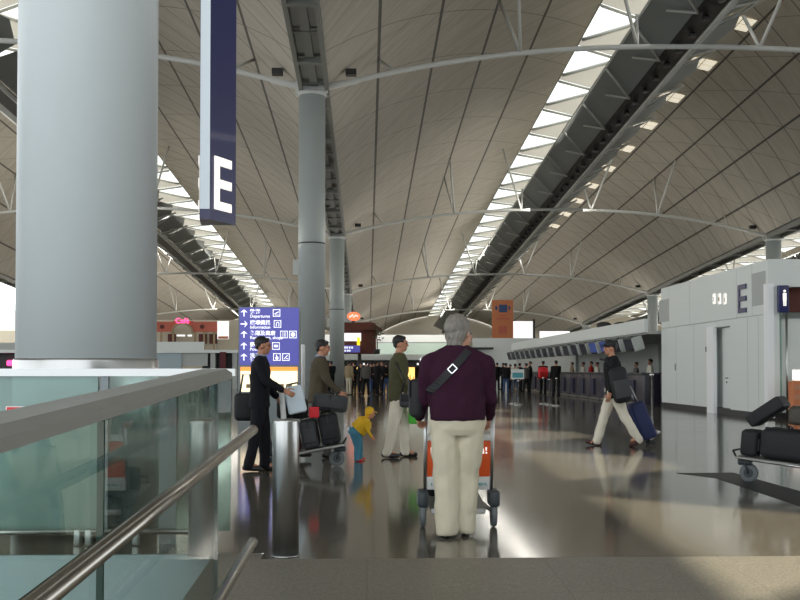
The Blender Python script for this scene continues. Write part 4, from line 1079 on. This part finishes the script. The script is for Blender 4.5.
person('man in a brown jacket walking right beside the pile of bags', (P(318, 400, 14.7).x, 14.7, 0), -PI/2+.1,
    dict(lean=.08, hl=.25, hr=-.2, kl=.15, kr=.3, sl=.1, sr=.3, el=.3, er=.5, yaw=0, nod=.1, stout=1.06), dict(top='brownjk', hem=.8, legs='greycloth', collar='shirtblue'), scale=1.0)
person('man in an olive jacket and white trousers walking right with a black bag', (P(398, 400, 14.9).x, 14.9, 0), -PI/2,
    dict(lean=.05, hl=.22, hr=-.14, kl=.18, kr=.1, sl=-.08, sr=.2, el=.12, er=.35, aal=.12, yaw=.0, nod=.02, stout=1.08), dict(top='olive', hem=.78, legs='offwhite', shoes='shoeblack', loose=1.1), scale=1.035)
p = P(409, 402, 14.65); t = thing('shoulder_bag', 'black shoulder bag at the hip of the man in the olive jacket', 'bag', (p.x, 14.58, .72))
MB().rbox((0, 0, .12), (.28, .12, .2), .05).build('body', 'bagcharcoal', t); MB().rbox((0, -.062, .16), (.24, .012, .1), .005).build('flap', 'bagblack', t); MB().tube([(-.12, 0, .2), (-.06, .02, .42), (-.2, .05, .68)], .012, 6).build('strap', 'bagblack', t)
p = P(413, 412, 14.75); t = thing('carrier_bag', 'bright green carrier bag held by the man in the olive jacket', 'bag', (p.x+.02, 14.9, .5))
MB().rbox((0, 0, .17), (.16, .14, .36), .03).build('body', 'baggreen', t); MB().tube([(-.05, 0, .34), (-.03, 0, .44), (.03, 0, .44), (.05, 0, .34)], .008, 6).build('handle', 'baggreen', t)

# man in black cap on the right
X4 = P(614, 400, 17.0).x
person('man in a black cap and black jacket with pale trousers striding left', (X4, 17.0, 0), PI/2,
    dict(lean=.08, hl=-.36, hr=.34, kl=.18, kr=.06, fl=-.35, fr=.2, sl=.1, sr=-.3, el=.15, er=.2, yaw=0, nod=.02, stout=1.1), dict(top='blackcloth', hem=.8, legs='offwhite', shoes='shoebrown', cap='bagblack', loose=1.15), scale=1.045)
p = P(626, 385, 16.6); t = thing('shoulder_bag', 'large black shoulder bag on the back of the man in the black cap', 'bag', (p.x-.03, 16.62, .72))
t.rotation_euler = (0, -.2, 0)
MB().rbox((0, 0, .32), (.30, .2, .6), .09).build('body', 'bagblack', t); MB().rbox((0, -.11, .26), (.26, .03, .3), .012).build('front_pocket', 'bagcharcoal', t); MB().tube([(-.08, .0, .62), (-.14, .02, .76), (-.22, .1, .8)], .02, 8).build('strap', 'bagblack', t)
p = G(648, 446); t = thing('wheeled_bag', 'dark blue wheeled bag pulled by the man in the black cap', 'bag', (p.x, 17.2, 0)); t.rotation_euler = (0, 0, 0)
R = Matrix.Rotation(-.38, 3, 'Y')
MB().rbox((-.05, 0, .42), (.26, .36, .66), .06, R).build('shell', 'bagblue', t); MB().rbox((-.2, 0, .42), (.05, .3, .44), .02, R).build('front_pocket', 'bagblue', t)
b = MB()
for s in (-1, 1): b.tube([(-.14, s*.1, .72), (-.26, s*.1, 1.0)], .012, 6)
b.tube([(-.26, -.1, 1.0), (-.26, .1, 1.0)], .014, 6); b.build('pull_handle', 'steel', t)
for s in (-1, 1): MB().lathe([(.045, -.02), (.045, .02)], (.1, s*.13, .048), 12, 'Y').build('wheel', 'rubber', t)

# toddler bending forward
g = G(356, 461)
person('small child bending forward in a yellow coat and hat with red shoes', (g.x, g.y+.05, 0), -PI/2,
    dict(lean=.8, hl=.3, hr=.1, kl=.3, kr=.15, abl=.12, abr=.12, sl=.0, sr=.1, el=.5, er=.5, yaw=0, nod=.3, stout=2.2, grip=.5, hs=1.5, hdrop=.0), dict(top='toyyellow', hem=.98, legs='toyblue', shoes='toyred', cap='toyyellow', loose=1.5, hair='toyyellow', longhair=True), scale=.44)
ch = bpy.data.objects[[o.name for o in bpy.data.objects if o.get('label', '').startswith('small child')][0]]
b = MB(); b.ell((0, -.14, .98), (.26, .17, .14)); b.build('shirt_hem', 'cartwhite', ch)

# ------------------------------------------------------------------ right trolley with bags
g = G(749, 482)
ht = math.radians(54)            # travel direction turned towards the left of the picture
fwd = Vector((-math.sin(ht), math.cos(ht), 0))
org = Vector((g.x, g.y, 0))-fwd*.86
trolley('luggage trolley loaded with black bags at the right edge', org, ht, panel=False, z0=.2, sl=.085)
def on2(along, h=0, side=0):
    r = Vector((math.cos(ht), math.sin(ht), 0)); q = org+fwd*along+r*side; return (q.x, q.y, DK(along, .2, .085)+h+.012)
suitcase('small black rucksack at the front of the right-hand trolley', on2(.83), (.34, .19, .29), 'bagblack', ht, name='rucksack', tilt=(.085, 0), handle=False)
suitcase('large black suitcase on the deck of the right-hand trolley', on2(.43), (.46, .54, .34), 'bagblack', ht, tilt=(.085, 0))
suitcase('dark brown case lying on top of the right-hand trolley', on2(.16, .41), (.44, .46, .2), 'bagbrown', ht, name='suitcase', tilt=(.085, 0))
suitcase('black flat bag leaning up over the suitcase on the right-hand trolley', on2(.60, .46), (.36, .44, .15), 'bagblack', ht, name='flat_bag', tilt=(-.6, .0), ribs=False, handle=False)
suitcase('second black suitcase behind the first on the right-hand trolley', on2(-.07, .0), (.46, .28, .38), 'bagcharcoal', ht, tilt=(.085, 0))
# dark drain grating in the floor
b = MB(); pts = [G(x, y, .003) for x, y in ((676, 473), (733, 472.5), (800, 491), (812, 510), (800, 506), (716, 478))]
b.add(pts, [tuple(range(len(pts)))[::-1]]); struct(b.build('trim_16', 'dark'), 'dark metal strip let into the floor')

# ------------------------------------------------------------------ far travellers
kinds = [
    (dict(hl=.05, sl=.1, sr=.4, er=.8), dict(top='blackcloth', legs='blackcloth'), 'black-clothed'),
    (dict(hl=.1, hr=-.1, sl=.2, sr=.1), dict(top='greycloth', legs='blackcloth'), 'grey-jacketed'),
    (dict(hl=-.05, sl=.5, sr=.5, el=.7, er=.7), dict(top='blackcloth', legs='bluecloth', hem=.8), 'dark-jacketed, blue-legged'),
    (dict(hl=.1, sl=.1, sr=.1), dict(top='redcloth', legs='blackcloth'), 'red-topped'),
    (dict(hl=.06, hr=-.06), dict(top='tancloth', legs='beige'), 'tan-coated'),
    (dict(hl=.2, hr=-.2, kr=.2), dict(top='offwhite', legs='bluecloth'), 'white-topped'),
]
protos_p = {}
def far(kind, px, Y, rz_, label, group, sc_=1.0):
    loc = (P(px, 370, Y).x, Y, 0)
    if kind not in protos_p:
        pose, wear, _ = kinds[kind]; t = person(label, loc, rz_, pose, wear, sc_, hi=False, group=group)[0]; protos_p[kind] = t
    else:
        t = copy_tree(protos_p[kind]); t.location = loc; t.rotation_euler = (0, 0, rz_); t['label'] = label; t['group'] = group; t.scale = (sc_,)*3
    return t
cnt = {}
def place(lst, where, group):
    for n, (kind, px, Y, r) in enumerate(sorted(lst, key=lambda a: a[1])):
        far(kind, px, Y, r, f'distant {kinds[kind][2]} traveller {where}, {ORD[n]} from the left', group, random.uniform(.94, 1.03))
place([(0, 331, 50, .4), (3, 330.5, 62, 2), (4, 349, 52, -.6), (0, 354, 60, 1), (0, 361, 54, 2.5), (1, 366, 50, .3), (2, 371, 58, 1.2), (0, 377, 52, -1), (0, 382, 56, 2), (2, 386, 61, .2), (0, 374, 65, 1.4), (0, 392, 66, .5)], 'in the crowd under the far gallery', 'travellers under the far gallery')
place([(0, 497, 63, .3), (0, 503, 66, 1), (2, 506, 56, -.5), (0, 510, 63, 2), (5, 515, 57, .2), (0, 520, 60, -1), (1, 526, 53.5, .7), (0, 530, 56.5, 1.5), (0, 556, 46, .2)], 'queueing at the check-in island', 'travellers queueing at the check-in island')
p = P(543, 372, 50); t = thing('red_rucksack', 'round red rucksack carried in the check-in queue', 'bag', (p.x, 50, p.z-.45))
MB().rbox((0, 0, .4), (.5, .3, .6), .14).build('body', 'bagred', t); MB().rbox((0, -.17, .3), (.36, .06, .28), .03).build('pocket', 'redcloth', t)
far(0, 543, 50.3, .2, 'distant traveller carrying a round red rucksack near the counters', 'travellers queueing at the check-in island')
place([(k, px, 11.7*FPX/(px-367), PI/2) for k, px in ((4, 572), (5, 583), (3, 591), (5, 597), (1, 636), (5, 650))], 'standing behind the check-in counters', 'staff behind the check-in counters')
# ------------------------------------------------------------------ light
w = bpy.data.worlds.new('world'); bpy.context.scene.world = w; w.use_nodes = True
bg = w.node_tree.nodes['Background']; bg.inputs[0].default_value = (.93, .97, 1.0, 1); bg.inputs[1].default_value = 2.3
sun = bpy.data.lights.new('sun', 'SUN'); sun.energy = 9.0; sun.angle = .012; sun.color = (1, .9, .74)
so = bpy.data.objects.new('sun', sun); C.objects.link(so)
sd = Vector((-.44, 0, -1)).normalized(); so.rotation_euler = sd.to_track_quat('-Z', 'Y').to_euler()
# added fill areas under the ridges and along the valleys brighten the vaults
def area(name, loc, dirn, sx, sy, e):
    l = bpy.data.lights.new(name, 'AREA'); l.shape = 'RECTANGLE'; l.size = sx; l.size_y = sy; l.energy = e; l.color = (1, .95, .86)
    o = bpy.data.objects.new(name, l); C.objects.link(o); o.location = loc
    d = Vector(dirn).normalized(); x = Vector((0, 1, 0)); z = -d; x = (x - z*x.dot(z)).normalized(); y = z.cross(x)
    o.matrix_world = Matrix(((y.x, x.x, z.x, loc[0]), (y.y, x.y, z.y, loc[1]), (y.z, x.z, z.z, loc[2]), (0, 0, 0, 1)))
for vault in ('left', 'middle', 'right'):
    for ya, yb, k in ((20, 70, 3), (70, 120, 24), (120, 190, 42)):
        for s in (-1, 1):
            ym = (ya+yb)/2
            area('ridge_fill', (RIDGE[vault]+s*2.2, ym, rz(18.3, ym)), (s*.95, 0, -.05), .5, yb-ya, k*(yb-ya)*(1 if s < 0 else .55))
for xv in (-38.4, -2.45, 33.6):
    for y in ROWY[1:6]:
        for s in (-1, 1):
            area('valley_fill', (xv+s*1.5, y, min(6.0, rz(11.5, y))), (s*.9, 0, 1), 1.2, 3, 170)
area('gallery_fill', (4, 104.5, 5.4), (0, .8, -.35), .4, .4, 10)  # added fill area, brightens the gallery back wall
bpy.data.objects['gallery_fill'].data.size = 22; bpy.data.objects['gallery_fill'].data.energy = 160
sc = bpy.context.scene
sc.view_settings.view_transform = 'Standard'; sc.view_settings.look = 'None'; sc.view_settings.gamma = 1; sc.view_settings.exposure = 0.0
sc.view_settings.use_curve_mapping = False
sc.cycles.max_bounces = 8; sc.cycles.diffuse_bounces = 4; sc.cycles.transparent_max_bounces = 12
